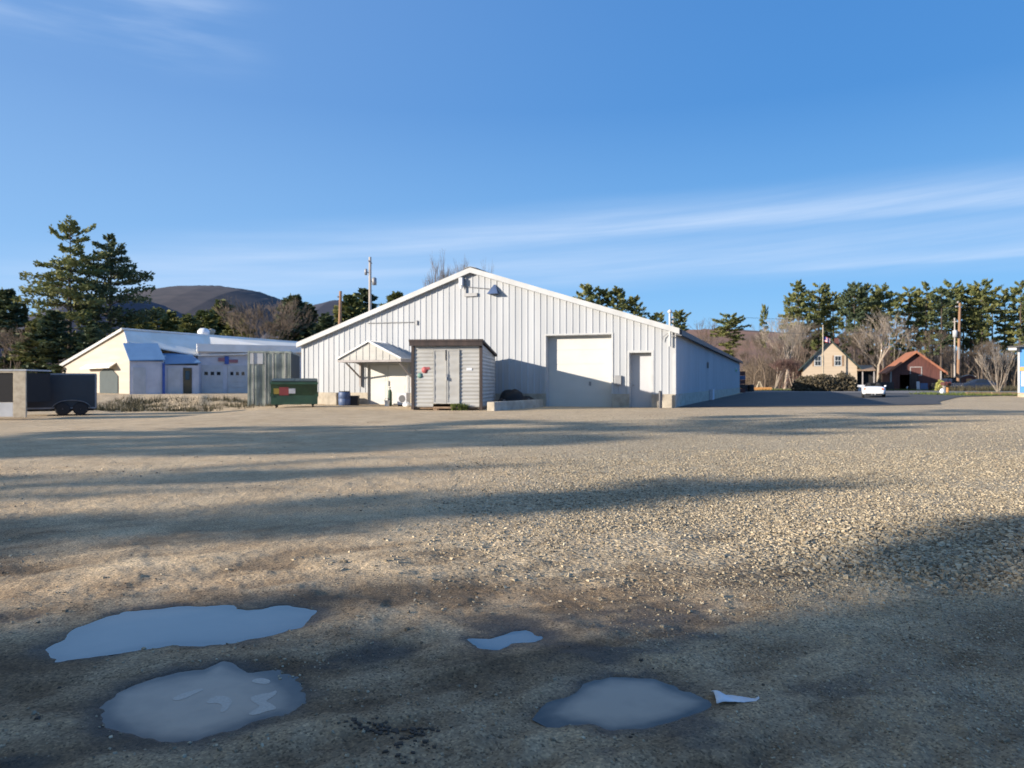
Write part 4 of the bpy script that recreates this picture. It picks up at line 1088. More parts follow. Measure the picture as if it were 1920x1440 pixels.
for z0 in (0.02, Hc-.1): b.box(.1, W-.1, 0, .1, z0, z0+.1); b.box(W-.08, W+.004, .1, Lc_-.1, z0, z0+.1); b.box(-.004, .08, .1, Lc_-.1, z0, z0+.1)
b.build('frame', M['container'], t)
for k, (x0, x1) in enumerate(((.105, W/2-.008), (W/2+.008, W-.105))):
    b = MB()
    nn = 6; w = (x1-x0)/nn
    for i in range(nn): b.box(x0+i*w, x0+(i+1)*w, .02+(.025 if i % 2 else 0), .08, .13, Hc-.11)
    d = b.build('container_door', M['container'], t)
    b = MB()
    for xq in (x0+.22, x1-.2): b.tube((xq,-.03,.12), (xq,-.03,Hc-.1), .02, .02, 8); b.box(xq-.04, xq+.04, -.05, .02, 1.15, 1.21)
    b.build('lock_rod', M['dullsteel'], d)
b = MB(); b.box(.14, .85, -.008, .018, Hc-.75, Hc-.13); b.build('white_panel', M['trim'], t)

# ------------------------------------------------------------------ cream building on the left
KD = 58.0; K = G(243, KD); K.z = CAMZ-.86
cb = thing('cream_building', 'low cream building with white roof and blue roofed lean-to behind the trailer', 'building', K, R_(28))
cbi = (Matrix.Translation(K) @ Matrix.Rotation(R_(28), 4, 'Z')).inverted()
def cl(px, py, D): return cbi @ P(px, py, D)
cdx, cdy = math.cos(R_(28)), math.sin(R_(28))
def cx(px):    # distance along the front wall line for a pixel column
    k = (px-960)/FPX; return (k*K.y-K.x)/(cdx-k*cdy)
def czz(px, py, off=0.0):
    D = K.y+cx(px)*cdy+off; return CAMZ+(HOR-py)/FPX*D-K.z
xe = cx(585)
# gable end: lit wall running left and back from the corner
gl = cbi @ Vector(((105-960)/FPX*72, 72, K.z)); gl.z = 0
def gp(t, z): return Vector((gl.x*t, gl.y*t, z))
Dg = lambda t: 58+14*t
def gpx(px):   # parameter along the gable wall for a pixel column
    lo, hi = 0., 1.
    for _ in range(40):
        m_ = (lo+hi)/2; w_ = (Matrix.Translation(K) @ Matrix.Rotation(R_(28),4,'Z')) @ gp(m_, 0)
        if 960+FPX*w_.x/w_.y > px: lo = m_
        else: hi = m_
    return (lo+hi)/2
def gzz(px, py): return CAMZ+(HOR-py)/FPX*Dg(gpx(px))-K.z
tpk = gpx(231); zpk = gzz(231, 618); tl_ = 1.0; zle = gzz(105, 691); zc = czz(243, 645)
b = MB(); b.slab([gp(0,-.3), gp(1,-.3), gp(1,zle), gp(tpk,zpk), gp(0,czz(239,646))], (.02,.25,0)); b.build('gable_wall', M['cream'], cb)
b = MB()
rp1 = gp(tpk, zpk); rp2 = cl(590, 645, 70)
ev1 = Vector((0,-.15,czz(243,640))); ev2 = Vector((xe,-.15,czz(585,661)))
ev1b = Vector((cx(371)-.1, -.15, czz(371,684)))
rpm = None
for q in range(1, 400):
    pq = rp1.lerp(rp2, q/400); wq = Matrix.Translation(K) @ Matrix.Rotation(R_(28), 4, 'Z') @ pq
    if 960+FPX*wq.x/wq.y > 373: rpm = pq; break
ea, eb, ec = cl(238, 643, 58.1), cl(373, 668, 60.2), cl(585, 660, 64.0)
b.slab([ea, eb, rpm, rp1], (0,0,.1)); b.slab([eb, ec, rp2, rpm], (0,0,.1))
b2 = MB(); b2.slab([cl(240,660,60.4), cl(240,700,60.4), cl(371,700,60.9), cl(371,671,60.9)], (.05,.2,0)); b2.build('upper_wall', M['cream'], cb)
b.slab([gp(1.03,zle-.1)+Vector((-.1,-.3,0)), gp(tpk,zpk)+Vector((-.1,-.3,0)), rp2, gp(1.03,zle-.1)+Vector((12,9,0))], (0,0,.12))
b.build('main_roof', M['whiteroof'], cb)
b = MB(); b.slab([gp(1.03,zle-.3)+Vector((-.12,-.33,0)), gp(tpk,zpk-.1)+Vector((-.12,-.33,0)), gp(tpk,zpk+.08)+Vector((-.12,-.33,0)), gp(1.03,zle+.05)+Vector((-.12,-.33,0))], (.02,.06,0)); b.build('rake_trim', M['trim'], cb)
# garage front
xg = cx(371)
b = MB(); b.box(xg, xe, 0, .25, -.3, czz(470,660)); b.box(0.06, xg, .0, .25, -.3, 2.2); b.box(xe-.25, xe, .25, 6, -.3, 3.2); b.build('front_wall', M['greywall'], cb)
b = MB(); b.box(xg-.1, xe+.2, -.35, .0, czz(470,661)+.0, czz(470,647)); b.build('fascia', M['whiteroof'], cb)
for x0p, x1p in ((378,418), (427,463), (475,515)):
    x0, x1 = cx(x0p), cx(x1p); zt = czz(400, 684); b = MB()
    for i in range(5): b.box(x0, x1, -.05, -.004, .02+(zt-.02)*i/5, .02+(zt-.02)*(i+1)/5-.02)
    d = b.build('garage_door', M['trim'], cb)
    b = MB(); zz = .02+(zt-.02)*3/5
    for q in range(3): b.box(x0+.2+(x1-x0-.2)*q/3, x0+(x1-x0-.2)*(q+1)/3, -.058, -.051, zz+.08, zz+.36)
    b.build('window', M['glass'], d)
zs0, zs1 = czz(425,683), czz(425,668)
for nm, m, p0, p1, u0, u1 in (('sign_panel','mutedred',409,421,.35,.8),('sign_panel','bluepaint',421,429,0,1),('sign_panel','mutedred',429,446,.2,.6)):
    b = MB(); b.box(cx(p0)+.002, cx(p1)-.002, -.10, -.06, zs0+(zs1-zs0)*u0, zs0+(zs1-zs0)*u1); b.build(nm, M[m], cb)
# blue roofed lean-to, two heights
x1 = cx(305); x2 = cx(370)
lt = MB(); lt.box(0.0, x1, -1.6, -.004, -.3, czz(275,678)-.02); lt.box(x1+.004, x2, -1.3, -.004, -.3, czz(340,685)-.02); lt.build('leanto_wall', M['greywall'], cb)
b = MB(); b.slab([(-.05,-1.75,czz(244,678)),(x1+.1,-1.75,czz(300,677)),(x1-.35,.1,czz(278,645)),(-.45,.1,czz(232,645))], (0,0,.08))
b.slab([(x1+.1,-1.45,czz(310,684)),(x2+.15,-1.45,czz(370,682)),(x2-.5,.1,czz(345,664)),(x1-.2,.1,czz(290,664))], (0,0,.08)); b.build('leanto_roof', M['blueroof'], cb)
b = MB(); b.slab([(-.03,-1.6,-.3),(-.03,0,-.3),(-.03,0,czz(232,650)),(-.03,-1.6,czz(244,679)-.05)], (.028,0,0)); b.build('leanto_end', M['cream'], cb)
for p0, p1, m in ((249,272,'trim'), (312,336,'trim')):
    yy = -1.6 if p0 < 300 else -1.3
    b = MB(); b.box(cx(p0), cx(p1), yy-.05, yy-.004, 0, 2.05); b.build('wide_door', M[m], cb)
b = MB(); b.box(cx(341), cx(357), -1.36, -1.31, 0, 2.05); d = b.build('entry_door', M['bush'], cb); b = MB(); b.box(cx(345), cx(353), -1.37, -1.362, 1.1, 1.8); b.build('pane', M['glass'], d)
b = MB(); b.box(cx(302), cx(307), -1.72, -1.61, 0, 2.4); b.build('downspout', M['bluepaint'], cb)
# little canopy and a dark sheet painting a cast shadow on the gable wall
t0, t1 = gpx(222), gpx(188); b = MB(); b.slab([gp(t0,0)+Vector((-.05,-.08,0)), gp(t1,0)+Vector((-.05,-.08,0)), gp(t1,1.75)+Vector((-.05,-.08,0)), gp(t1*.7+t0*.3,2.1)+Vector((-.05,-.08,0)), gp(t0*.7+t1*.3,1.95)+Vector((-.05,-.08,0)), gp(t0,1.4)+Vector((-.05,-.08,0))], (.02,.06,0)); b.build('shadow_sheet', M['paintedshade'], cb)
t0, t1 = gpx(218), gpx(163); b = MB(); b.slab([gp(t0,2.15)+Vector((-.5,-.9,-.1)), gp(t1,2.15)+Vector((-.5,-.9,-.1)), gp(t1,2.4)+Vector((-.02,-.04,0)), gp(t0,2.4)+Vector((-.02,-.04,0))], (0,0,.1)); b.build('door_canopy', M['whiteroof'], cb)
# roof vents
pv = cl(382, 636, 64); b = MB(); b.lathe([(.30,-.6),(.30,.3),(.48,.4),(.50,.7),(.3,.9),(.05,.95)], pv, 16); b.build('roof_vent', M['whitest'], cb)
pv = cl(396, 637, 64.5); b = MB(); b.lathe([(.25,-.6),(.25,.6),(.34,.65),(.34,.85),(.1,.95)], pv, 12); b.build('roof_vent', M['concrete'], cb)

# ------------------------------------------------------------------ trailers at the left edge
g = G(43, 35.0); g.z = gz(g.x, g.y)
t = thing('cargo_trailer', 'black enclosed cargo trailer with tandem wheels', 'trailer', g, R_(28))
L, Hc = 3.0, 1.72
b = MB(); b.bevbox(0, L, 0, 1.9, .34, 2.02, .04); b.build('body', M['black'], t)
b = MB(); b.box(-.01, L+.012, -.012, .0, 1.96, 2.03); b.box(L-.05, L+.014, -.014, .0, .36, 1.96); b.box(0, L, -.012, 0, .33, .40); b.build('trim_rail', M['dullsteel'], t)
b = MB(); b.box(.1, L-.1, .1, 1.8, .22, .335); b.tube((-.01,.95,.28), (-1.1,.95,.3), .05, .05, 8); b.build('chassis', M['blackmatte'], t)
wx = (1.6, 2.34)
for xq in wx:
    for yq in (-.155, 1.86):
        b = MB(); b.lathe([(.19,0),(.30,.0),(.325,.03),(.325,.16),(.30,.19),(.19,.19)], (xq, yq, .325), 22, 'y'); w = b.build('wheel', M['rubber'], t)
        b = MB(); b.lathe([(.19,.02),(.10,.03),(.06,.005),(.02,.0)], (xq, yq, .325), 16, 'y'); b.build('rim', M['dullsteel'], w)
b = MB(); pts = []
for i in range(13):
    a = PI-PI*i/12; x = (wx[0]+wx[1])/2+math.cos(a)*.80; z = .34+math.sin(a)*.40
    pts.append((x, z))
for (xa, za), (xb, zb) in zip(pts[:-1], pts[1:]): b.slab([(xa,-.20,za),(xb,-.20,zb),(xb,.0,zb),(xa,.0,za)], (0,0,.02))
b.build('fender', M['dullsteel'], t)
b = MB(); b.bevbox(L-.5, L-.42, -.03, -.013, .5, .56, .004); b.build('marker_lamp', M['redlamp'], t)
g = G(-60, 31.5); g.z = gz(g.x, g.y); 
t = thing('box_trailer', 'white framed box trailer with dark open side at the left edge', 'trailer', g, R_(6))
W = 2.32
b = MB(); b.box(0, W, .02, 2.0, .75, 2.0); b.build('dark_opening', M['hole'], t)
b = MB(); b.bevbox(W-.52, W, -.03, .05, .10, 2.08, .02); b.box(0, W-.52, -.02, .05, 2.0, 2.08); b.build('frame_post', M['palewood'], t)
b = MB(); b.box(0, W-.53, -.02, .04, .14, .74); b.build('lower_panel', M['trim'], t)
b = MB(); b.box(-.5, W+.02, -.05, 2.05, 2.085, 2.15); b.build('roof', M['trim'], t)
b = MB(); b.lathe([(.15,0),(.3,.01),(.32,.05),(.32,.18),(.3,.2)], (.7, .1, .30), 20, 'y'); b.build('wheel', M['rubber'], t)

# ------------------------------------------------------------------ poles and wires
def upole(px, ptop, D, r, mat, label, extras=None, group=None, lean=0.0):
    g = G(px, D); h = P(px, ptop, D).z-g.z
    t = thing('utility_pole', label, 'pole', g, 0, group)
    b = MB(); b.tube((0,0,-.3), (lean,0,h), r, r*.68, 12); b.build('shaft', M[mat], t)
    if extras: extras(t, h, lean)
    return t, g+Vector((lean, 0, h))
def ex1(t, h, ln):
    b = MB(); b.lathe([(.05,0),(.13,.02),(.13,.5),(.05,.56)], (-.36, -.05, h-1.6), 12); b.box(-.3,0,-.03,.03,h-1.4,h-1.32); b.build('lamp_head', M['dullsteel'], t)
    b = MB(); b.lathe([(.05,0),(.2,.03),(.2,.62),(.06,.7)], (.38, -.05, h-2.5), 14); b.box(0,.3,-.03,.03,h-2.2,h-2.1); b.build('transformer', M['dullsteel'], t)
    b = MB(); b.box(-.03,.03,-.75,.75,h-.5,h-.38); b.build('crossarm', M['palepole'], t)
_, top1 = upole(694, 482, 66, .17, 'palepole', 'tall grey utility pole with transformer behind the warehouse left slope', ex1)
_, top2 = upole(634, 546, 60, .17, 'pole', 'orange lit wooden pole above the left eave of the warehouse', lambda t, h, ln: MB().box(-.05,.05,-.12,.12,h-.5,h-.4).build('bracket', M['dullsteel'], t), lean=.2)
def ex2(t, h, ln):
    b = MB(); b.lathe([(.08,0),(.27,.05),(.27,.85),(.1,.95)], (-.45, -.12, h-4.4), 16); b.box(-.3,.0,-.03,.03,h-3.7,h-3.6); b.build('transformer', M['trim'], t)
    b = MB(); b.box(-.28,.28,-.12,.12,h-.55,h-.4); b.lathe([(.1,0),(.16,.1),(.05,.25)], (0,0,h-.02), 10); b.build('cap_bracket', M['barntrim'], t)
    b = MB(); b.box(-.09,.11,-.22,-.14,h-7.2,h-5.6); b.build('guard_plate', M['palepole'], t)
_, top3 = upole(1796, 568, 95, .21, 'pole', 'tall brown utility pole right of the red barn', ex2, lean=.25)
_, top4 = upole(1790, 596, 108, .13, 'palepole', 'slimmer pale pole just behind the tall brown one', lambda t, h, ln: MB().box(-.04,.04,-.5,.5,h-.6,h-.48).build('crossarm', M['palepole'], t))
def wire(a, c, sag, label):
    b = MB(); pts = []
    for i in range(17):
        q = i/16; p = a.lerp(c, q); p.z -= sag*4*q*(1-q); pts.append(p)
    b.path(pts, .016, 4); o = b.build('power_line', M['shade_metal']); tag(o, label, 'cable', 'overhead wires')
wire(top3+Vector((0,0,-.4)), Vector((25.5, 84, 8.6)), .8, 'upper overhead wire running left from the brown utility pole')
wire(top3+Vector((0,0,-2.2)), Vector((25.5, 84, 7.1)), .9, 'lower overhead wire running left from the brown utility pole')
wire(top3+Vector((0,0,-.4)), Vector((95, 92, 10)), .8, 'overhead wire running right from the brown utility pole')
# flagpole
g = G(1543, 86); h = P(1543, 612, 86).z-g.z
t = thing('flagpole', 'pale flagpole with small striped flag before the cream house', 'flagpole', g)
b = MB(); b.tube((0,0,-.2),(0,0,h),.10,.055,10); b.lathe([(.02,0),(.08,.05),(.08,.12),(.02,.16)], (0,0,h), 10); b.build('pole', M['palewood'], t)
fl = MB(); nx = 10
for s in range(7):
    for i in range(nx):
        x0, x1 = .08+i*.075, .08+(i+1)*.075; y0, y1 = .07*math.sin(i*.9), .07*math.sin((i+1)*.9); d0, d1 = -.02*i, -.02*(i+1)
        z0, z1 = h-1.15-.085*s, h-1.15-.085*(s+1)
        fl.slab([(x0,y0,z0+d0),(x1,y1,z0+d1),(x1,y1,z1+d1),(x0,y0,z1+d0)], (0,.008,0), 1 if (s < 4 and i < 4) else (0 if s % 2 == 0 else 2))
fl.build('flag', [M['flagred'], M['flagblue'], M['flagwhite']], t)

# ------------------------------------------------------------------ cream house
def house_frame(px, D, rz): g = G(px, D); return g
hD = 89.0; hx0, hx1 = (1506-960)/FPX*hD, (1600-960)/FPX*hD; hw = hx1-hx0
g = Vector((hx0, hD, gz(hx0, hD)))
HR = R_(-20)
hs = thing('house', 'tan clapboard house with steep dark green roof', 'house', g, HR)
hw = hw/math.cos(HR)*.92
ze = CAMZ+(HOR-688)/FPX*hD-g.z; zp = CAMZ+(HOR-640)/FPX*hD-g.z; dep = 9.0
b = MB(); b.slab([(0,0,-.2),(hw,0,-.2),(hw,0,ze),(hw/2,0,zp),(0,0,ze)], (0,dep,0)); b.build('walls', M['housewall'], hs)
b = MB()
sl = (zp-ze)/(hw/2)
for s in (0, 1):
    xe_ = -.45 if s == 0 else hw+.45; zz = ze-.45*sl
    b.slab([(xe_,-.4,zz+.05),(hw/2,-.4,zp+.05),(hw/2,dep+.4,zp+.05),(xe_,dep+.4,zz+.05)], (0,0,.16))
b.build('roof', M['greenroof'], hs)
b = MB(); b.box(hw*.62, hw*.62+.5, 3.6, 4.1, zp-1.6, zp+.5); b.build('chimney', M['barnred'], hs)
for pxw in (1532, 1567):
    xw = ((pxw-960)/FPX*hD-hx0)/math.cos(HR)*.92; zw = CAMZ+(HOR-677)/FPX*hD-g.z
    b = MB(); b.box(xw-.40, xw+.40, -.06, -.004, zw-.62, zw+.62); wf = b.build('window', M['trim'], hs)
    b = MB()
    for q in (-1, 1):
        for z0 in (-.52, .03): b.box(xw+(.02 if q > 0 else -.30), xw+(.30 if q > 0 else -.02), -.07, -.061, zw+z0, zw+z0+.49)
    b.build('panes', M['glass'], wf)
    for q in (-.62, .42): b = MB(); b.box(xw+q, xw+q+.2, -.05, -.004, zw-.62, zw+.62); b.build('shutter', M['wood'], hs)
# porch wing to the right
pw = 1.9
b = MB(); b.slab([(hw+.01,-.5,2.35),(hw+pw,-.5,2.35),(hw+pw,3.6,2.95),(hw+.01,3.6,2.95)], (0,0,.14)); b.build('porch_roof', M['brownroof'], hs)
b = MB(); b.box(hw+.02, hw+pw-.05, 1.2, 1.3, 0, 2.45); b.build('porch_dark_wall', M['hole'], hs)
b = MB(); b.box(hw+.3-.9, hw+pw-.1, -.35, -.28, 0, .72); b.build('porch_rail', M['greywall'], hs)
for xq in (hw+pw-.2, hw+.5): b = MB(); b.box(xq, xq+.12, -.27, -.15, 0, 2.34); b.build('porch_post', M['barntrim'], hs)

# ------------------------------------------------------------------ red barn
bD = 95.0; bx0 = (1676-960)/FPX*bD; bx1 = (1760-960)/FPX*bD
g = Vector((bx0, bD+.9, gz(bx0, bD)))
rz = R_(-18); bw = (bx1-bx0)/math.cos(rz)*.97
bn = thing('barn', 'old dark red barn with rusty roof and open doorway', 'barn', g, rz)
ze = CAMZ+(HOR-694)/FPX*bD-g.z; zp = CAMZ+(HOR-660)/FPX*bD-g.z; dep = 6.5
do0, do1 = (1692-1676)/84*bw, (1708-1676)/84*bw
b = MB(); yb = .12
b.slab([(0,0,-.2),(do0,0,-.2),(do0,0,2.0),(do1,0,2.0),(do1,0,-.2),(bw,0,-.2),(bw,0,ze),(bw/2,0,zp),(0,0,ze)], (0,yb,0))
b.box(0,.12,yb,dep,-.2,ze); b.box(bw-.12,bw,yb,dep,-.2,ze); b.slab([(0,dep,-.2),(bw,dep,-.2),(bw,dep,ze),(bw/2,dep,zp),(0,dep,ze)], (0,.1,0))
b.build('walls', M['barnred'], bn)
b = MB(); sl = (zp-ze)/(bw/2)
for s in (0, 1):
    xe_ = -.6 if s == 0 else bw+.6; zz = ze-.6*sl
    b.slab([(xe_,-.5,zz+.03),(bw/2,-.5,zp+.03),(bw/2,dep+.3,zp+.03),(xe_,dep+.3,zz+.03)], (0,0,.12))
b.build('roof', M['barnroof'], bn)
b = MB()
for s in (0, 1):
    xe_ = -.6 if s == 0 else bw+.6; zz = ze-.6*sl
    b.slab([(xe_,-.56,zz-.14),(bw/2,-.56,zp-.14),(bw/2,-.56,zp+.17),(xe_,-.56,zz+.17)], (0,.05,0))
b.build('rake_board', M['barnroof'], bn)
b = MB(); b.box(-.02,.16,-.03,-.002,0,ze-.1); b.box(bw-.16,bw+.02,-.03,-.002,0,ze-.1); b.build('corner_board', M['barntrim'], bn)
lx0, lx1 = (1710-1676)/84*bw, (1727-1676)/84*bw; lz0, lz1 = CAMZ+(HOR-703)/FPX*bD-g.z, CAMZ+(HOR-689)/FPX*bD-g.z
b = MB(); b.box(lx0,lx1,-.05,-.002,lz0,lz1); hd = b.build('loft_door', M['barnred'], bn)
b = MB(); b.box(lx0-.1,lx0,-.07,-.002,lz0-.1,lz1+.1); b.box(lx1,lx1+.1,-.07,-.002,lz0-.1,lz1+.1); b.box(lx0,lx1,-.07,-.002,lz1,lz1+.1); b.box(lx0,lx1,-.07,-.002,lz0-.1,lz0); b.build('loft_trim', M['barntrim'], hd)
b = MB(); b.box(do1, do1+1.0, -.1, -.02, 0, 2.1); b.build('sliding_door', M['darkwood'], bn)
def leaner(px, D, w, h, mat, label, name='board'):
    g = G(px, D); b = MB(); b.bevbox(-w/2, w/2, -.03, .03, 0, h, .01); o = b.build(name, mat); o.location = g; o.rotation_euler = (R_(-14), 0, R_(-18)); tag(o, label, 'board')
leaner(1722, 92.6, .35, 1.15, M['greywall'], 'pale narrow board leaning on the barn front')
leaner(1733, 92.4, .85, .95, M['bluetarp_shade'], 'blue grey sheet leaning on the barn front right of the pale board')
g = G(1753, 92.4); b = MB(); b.bevbox(-.55,.55,-.3,.3,0,.7,.05); b.bevbox(-.4,.3,-.25,.25,.701,.95,.05); o = b.build('crate', M['blackmatte']); o.location = g; tag(o, 'black crates piled at the right corner of the barn', 'crate')
# fence left of the barn
g = G(1624, 93); L = (1676-1624)/FPX*93
t = thing('board_fence', 'dark board fence between the house porch and the barn', 'fence', g)
b = MB()
for i in range(22): b.box(L*i/22+.01, L*(i+1)/22-.01, -.02, .02, 0, 1.05+.05*math.sin(i*2.3))
b.build('boards', M['darkwood'], t); b = MB(); b.box(0,L,.021,.07,.3,.4); b.box(0,L,.021,.07,.8,.9); b.build('rails', M['darkwood'], t)
b = MB(); 
for xq in (0.1, L/2, L-.1): b.box(xq-.06, xq+.06, .071, .19, -.2, 1.1)
b.build('posts', M['darkwood'], t)
# small white signs
g = G(1701, 92.2); t = thing('yard_marker', 'tiny white marker in front of the dark barn doorway', 'marker', g); b = MB(); b.slab([(-.1,0,.3),(.05,0,.3),(.1,0,.55),(-.02,0,.5)], (0,.03,0)); b.build('plate', M['whitest'], t); b = MB(); b.tube((0,.03,0),(0,.03,.4),.015,.015,6); b.build('stake', M['dullsteel'], t)

# mailboxes
def mailbox(px, D, label, postm, hgt):
    g = G(px, D); t = thing('mailbox', label, 'mailbox', g, 0, 'mailboxes by the road')
    b = MB(); b.box(-.07,.07,-.07,.07,-.1,hgt); b.build('post', M[postm], t)
    b = MB(); vs = []; n = 8
    prof = [(-.14,0),(.14,0),(.14,.16)]+[(.14*math.cos(PI*i/n), .16+.12*math.sin(PI*i/n)) for i in range(1, n)]+[(-.14,.16)]
    m = len(prof); v = [(x,-.3,hgt+z) for x, z in prof]+[(x,.3,hgt+z) for x, z in prof]
    b.add(v, [tuple(range(m)), tuple(range(2*m-1,m-1,-1))]+[(i,(i+1)%m,(i+1)%m+m,i+m) for i in range(m)]); b.build('box', M['barnred'], t)
    b = MB(); b.box(.141,.155,-.1,-.02,hgt+.1,hgt+.3); b.build('flag', M['redlamp'], t)
mailbox(1770, 62, 'dark red mailbox on pale post with white bag at its foot', 'palepole', .75)
mailbox(1777, 62.4, 'dark red mailbox on orange wooden post', 'orange', .75)
g = G(1767, 61.4); b = MB(); b.ball((0,0,.22), (.2,.16,.28), 9, .1, 16); o = b.build('white_bag', M['whitest']); o.location = g; tag(o, 'white bag at the foot of the pale mailbox post', 'bag')
# timber edging
for x0p, x1p, D, lab in ((1811,1858,57,'left length of dark timber edging along the grass verge'), (1859,1912,56.4,'right length of dark timber edging along the grass verge')):
    a, c = G(x0p, D), G(x1p, D); b = MB(); b.bevbox(0,(c-a).length,-.12,.12,-.03,.26,.03); o = b.build('edging_timber', M['wood']); o.location = a; tag(o, lab, 'timber', 'timber edging')

# red shed and dark car right of the barn
g = G(1806, 98); t = thing('garden_shed', 'small red shed behind the utility pole', 'shed', g, R_(-25))
b = MB(); b.slab([(0,0,-.1),(1.35,0,-.1),(1.35,0,1.75),(.68,0,1.95),(0,0,1.75)], (0,2.2,0)); b.build('walls', M['barnred'], t)
b = MB(); b.slab([(-.12,-.1,1.74),(.68,-.1,1.99),(.68,2.3,1.99),(-.12,2.3,1.74)], (0,0,.06)); b.slab([(.68,-.1,1.99),(1.47,-.1,1.74),(1.47,2.3,1.74),(.68,2.3,1.99)], (0,0,.06)); b.build('roof', M['barntrim'], t)
b = MB(); b.box(.35,.95,-.04,-.002,.05,1.5); b.build('door', M['orange'], t)
g = G(1786, 97); b = MB(); b.bevbox(0,1.1,0,1.2,0,1.6,.04); b.box(-.06,1.16,-.06,1.26,1.602,1.68); o = b.build('dark_cabinet', M['darkwood']); o.location = g; tag(o, 'dark wooden cabinet left of the utility pole', 'cabinet')

def car_loft(secs, n=14):
    """secs: (y, half width, z low, z shoulder, half width top, z top)"""
    vs = []; fs = []
    for (y, w, zl, zs, wt, zt) in secs:
        half = [(w*.86,zl),(w,zl+.12),(w,zs-.08),(w*.97,zs),(wt+.04,zt-.04 if zt > zs+.1 else zs+.01),(wt,zt)]
        ring = half+[(-x, z) for x, z in half[::-1]]
        vs += [(x, y, z) for x, z in ring]
    m = 12
    for k in range(len(secs)-1):
        for i in range(m): fs.append((k*m+i, k*m+(i+1) % m, (k+1)*m+(i+1) % m, (k+1)*m+i))
    fs.append(tuple(range(m))[::-1]); fs.append(tuple((len(secs)-1)*m+i for i in range(m)))
    return vs, fs
def smooth_obj(o, lv=2):
    md_ = o.modifiers.new('sub', 'SUBSURF'); md_.levels = lv; md_.render_levels = lv
    for p in o.data.polygons: p.use_smooth = True
def wheels(t, xs, ys, r, w):
    for y in ys:
        for x in xs:
            b = MB(); b.lathe([(r*.62,-w/2),(r*.95,-w/2),(r,-w*.3),(r,w*.3),(r*.95,w/2),(r*.62,w/2)], (x, y, r), 22, 'x'); wh_ = b.build('wheel', M['rubber'], t)
            b = MB(); b.lathe([(r*.62,-w*.45),(r*.3,-w*.35),(r*.3,w*.35),(r*.62,w*.45)], (x, y, r), 14, 'x'); b.build('rim', M['steel'], wh_)
g = G(1638, 51.5)
car = thing('sports_car', 'low white convertible seen from behind on the asphalt', 'car', g, R_(-25))
secs = [(0.0,.66,.32,.70,.52,.72),(.10,.80,.24,.80,.62,.86),(.45,.86,.20,.86,.66,.93),(1.1,.87,.18,.87,.64,.90),(1.25,.87,.18,.86,.62,.87),(2.3,.86,.18,.84,.62,.85),(2.45,.86,.18,.84,.66,.88),(3.2,.86,.18,.80,.60,.83),(3.8,.80,.22,.68,.54,.70),(4.1,.62,.28,.55,.42,.57)]
v, f = car_loft(secs); b = MB(); b.add(v, f); body = b.build('body', M['carwhite'], car); smooth_obj(body)
b = MB(); b.box(-.56,.56,1.2,2.35,.80,.895); b.build('cockpit', M['hole'], car)
for xq in (-.33, .33):
    b = MB(); b.bevbox(xq-.22,xq+.22,1.25,1.45,.7,1.03,.06); s = b.build('seat', M['blackmatte'], car)
    b = MB(); b.bevbox(xq-.12,xq+.12,1.28,1.42,1.032,1.15,.04); b.build('headrest', M['blackmatte'], s)
b = MB(); b.path([(-.62,2.5,.86),(-.5,2.2,1.17),(.5,2.2,1.17),(.62,2.5,.86)], .03); ws = b.build('windscreen_frame', M['black'], car)
b = MB(); b.slab([(-.58,2.47,.9),(.58,2.47,.9),(.49,2.21,1.15),(-.49,2.21,1.15)], (0,.01,0)); b.build('windscreen', M['glass'], ws)
for xq in (-.62, .62): b = MB(); b.ball((xq,.07,.70), (.15,.06,.085), 1, 0, 16); b.build('tail_light', M['taillight'], car)
b = MB(); b.bevbox(-.18,.18,-.03,.0,.62,.73,.006); b.build('number_plate', M['flagwhite'], car)
b = MB(); b.bevbox(-.60,.60,-.02,.25,.16,.36,.03); dfu = b.build('rear_diffuser', M['blackmatte'], car)
for xq in (-.12, .12): b = MB(); b.lathe([(.035,0),(.05,.0),(.05,-.09),(.035,-.09)], (xq,-.0,.28), 12, 'y'); b.build('exhaust_tip', M['steel'], dfu)
for xq in (-.9, .9): b = MB(); b.ball((xq,2.25,.93), (.09,.07,.07), 2, 0, 12); b.build('mirror', M['carwhite'], car)
wheels(car, (-.76, .76), (.75, 3.2), .31, .2)
car.scale = (.87, .9, .87)

g = G(1866, 92)
car = thing('parked_car', 'dark blue parked car seen from the side near the shrub', 'car', g, R_(84))
secs = [(0.0,.7,.35,.75,.6,.80),(.15,.84,.28,.88,.66,.95),(.8,.88,.22,.95,.62,1.12),(1.4,.88,.2,.95,.62,1.45),(2.4,.88,.2,.95,.60,1.48),(3.1,.88,.2,.93,.60,1.02),(4.1,.84,.24,.82,.6,.86),(4.45,.66,.34,.65,.5,.68)]
v, f = car_loft(secs); b = MB(); b.add(v, f); body = b.build('body', M['carpaint'], car); smooth_obj(body)
for xq in (-.5, .5): b = MB(); b.ball((xq,.03,.72), (.14,.06,.09), 1, 0, 12); b.build('tail_light', M['redlamp'], car)
b = MB(); b.slab([(-.82,1.3,1.0),(-.82,2.7,1.0),(-.7,2.4,1.34),(-.7,1.45,1.36)], (-.03,0,0)); b.slab([(.82,1.3,1.0),(.82,2.7,1.0),(.7,2.4,1.34),(.7,1.45,1.36)], (.03,0,0)); b.build('side_window', M['glass'], car)
wheels(car, (-.78, .78), (.8, 3.5), .32, .2)
g = G(1822, 93)
t = thing('pickup_truck', 'dark pickup with red tail lamp by the foot of the utility pole', 'truck', g, R_(60))
b = MB(); b.bevbox(-.85,.85,0,2.0,.4,.95,.05); b.build('cargo_bed', M['carpaint'], t)
b = MB(); b.bevbox(-.85,.85,2.02,4.4,.4,.98,.08); b.bevbox(-.74,.74,2.1,3.4,.981,1.5,.12); b.build('cab', M['carpaint'], t)
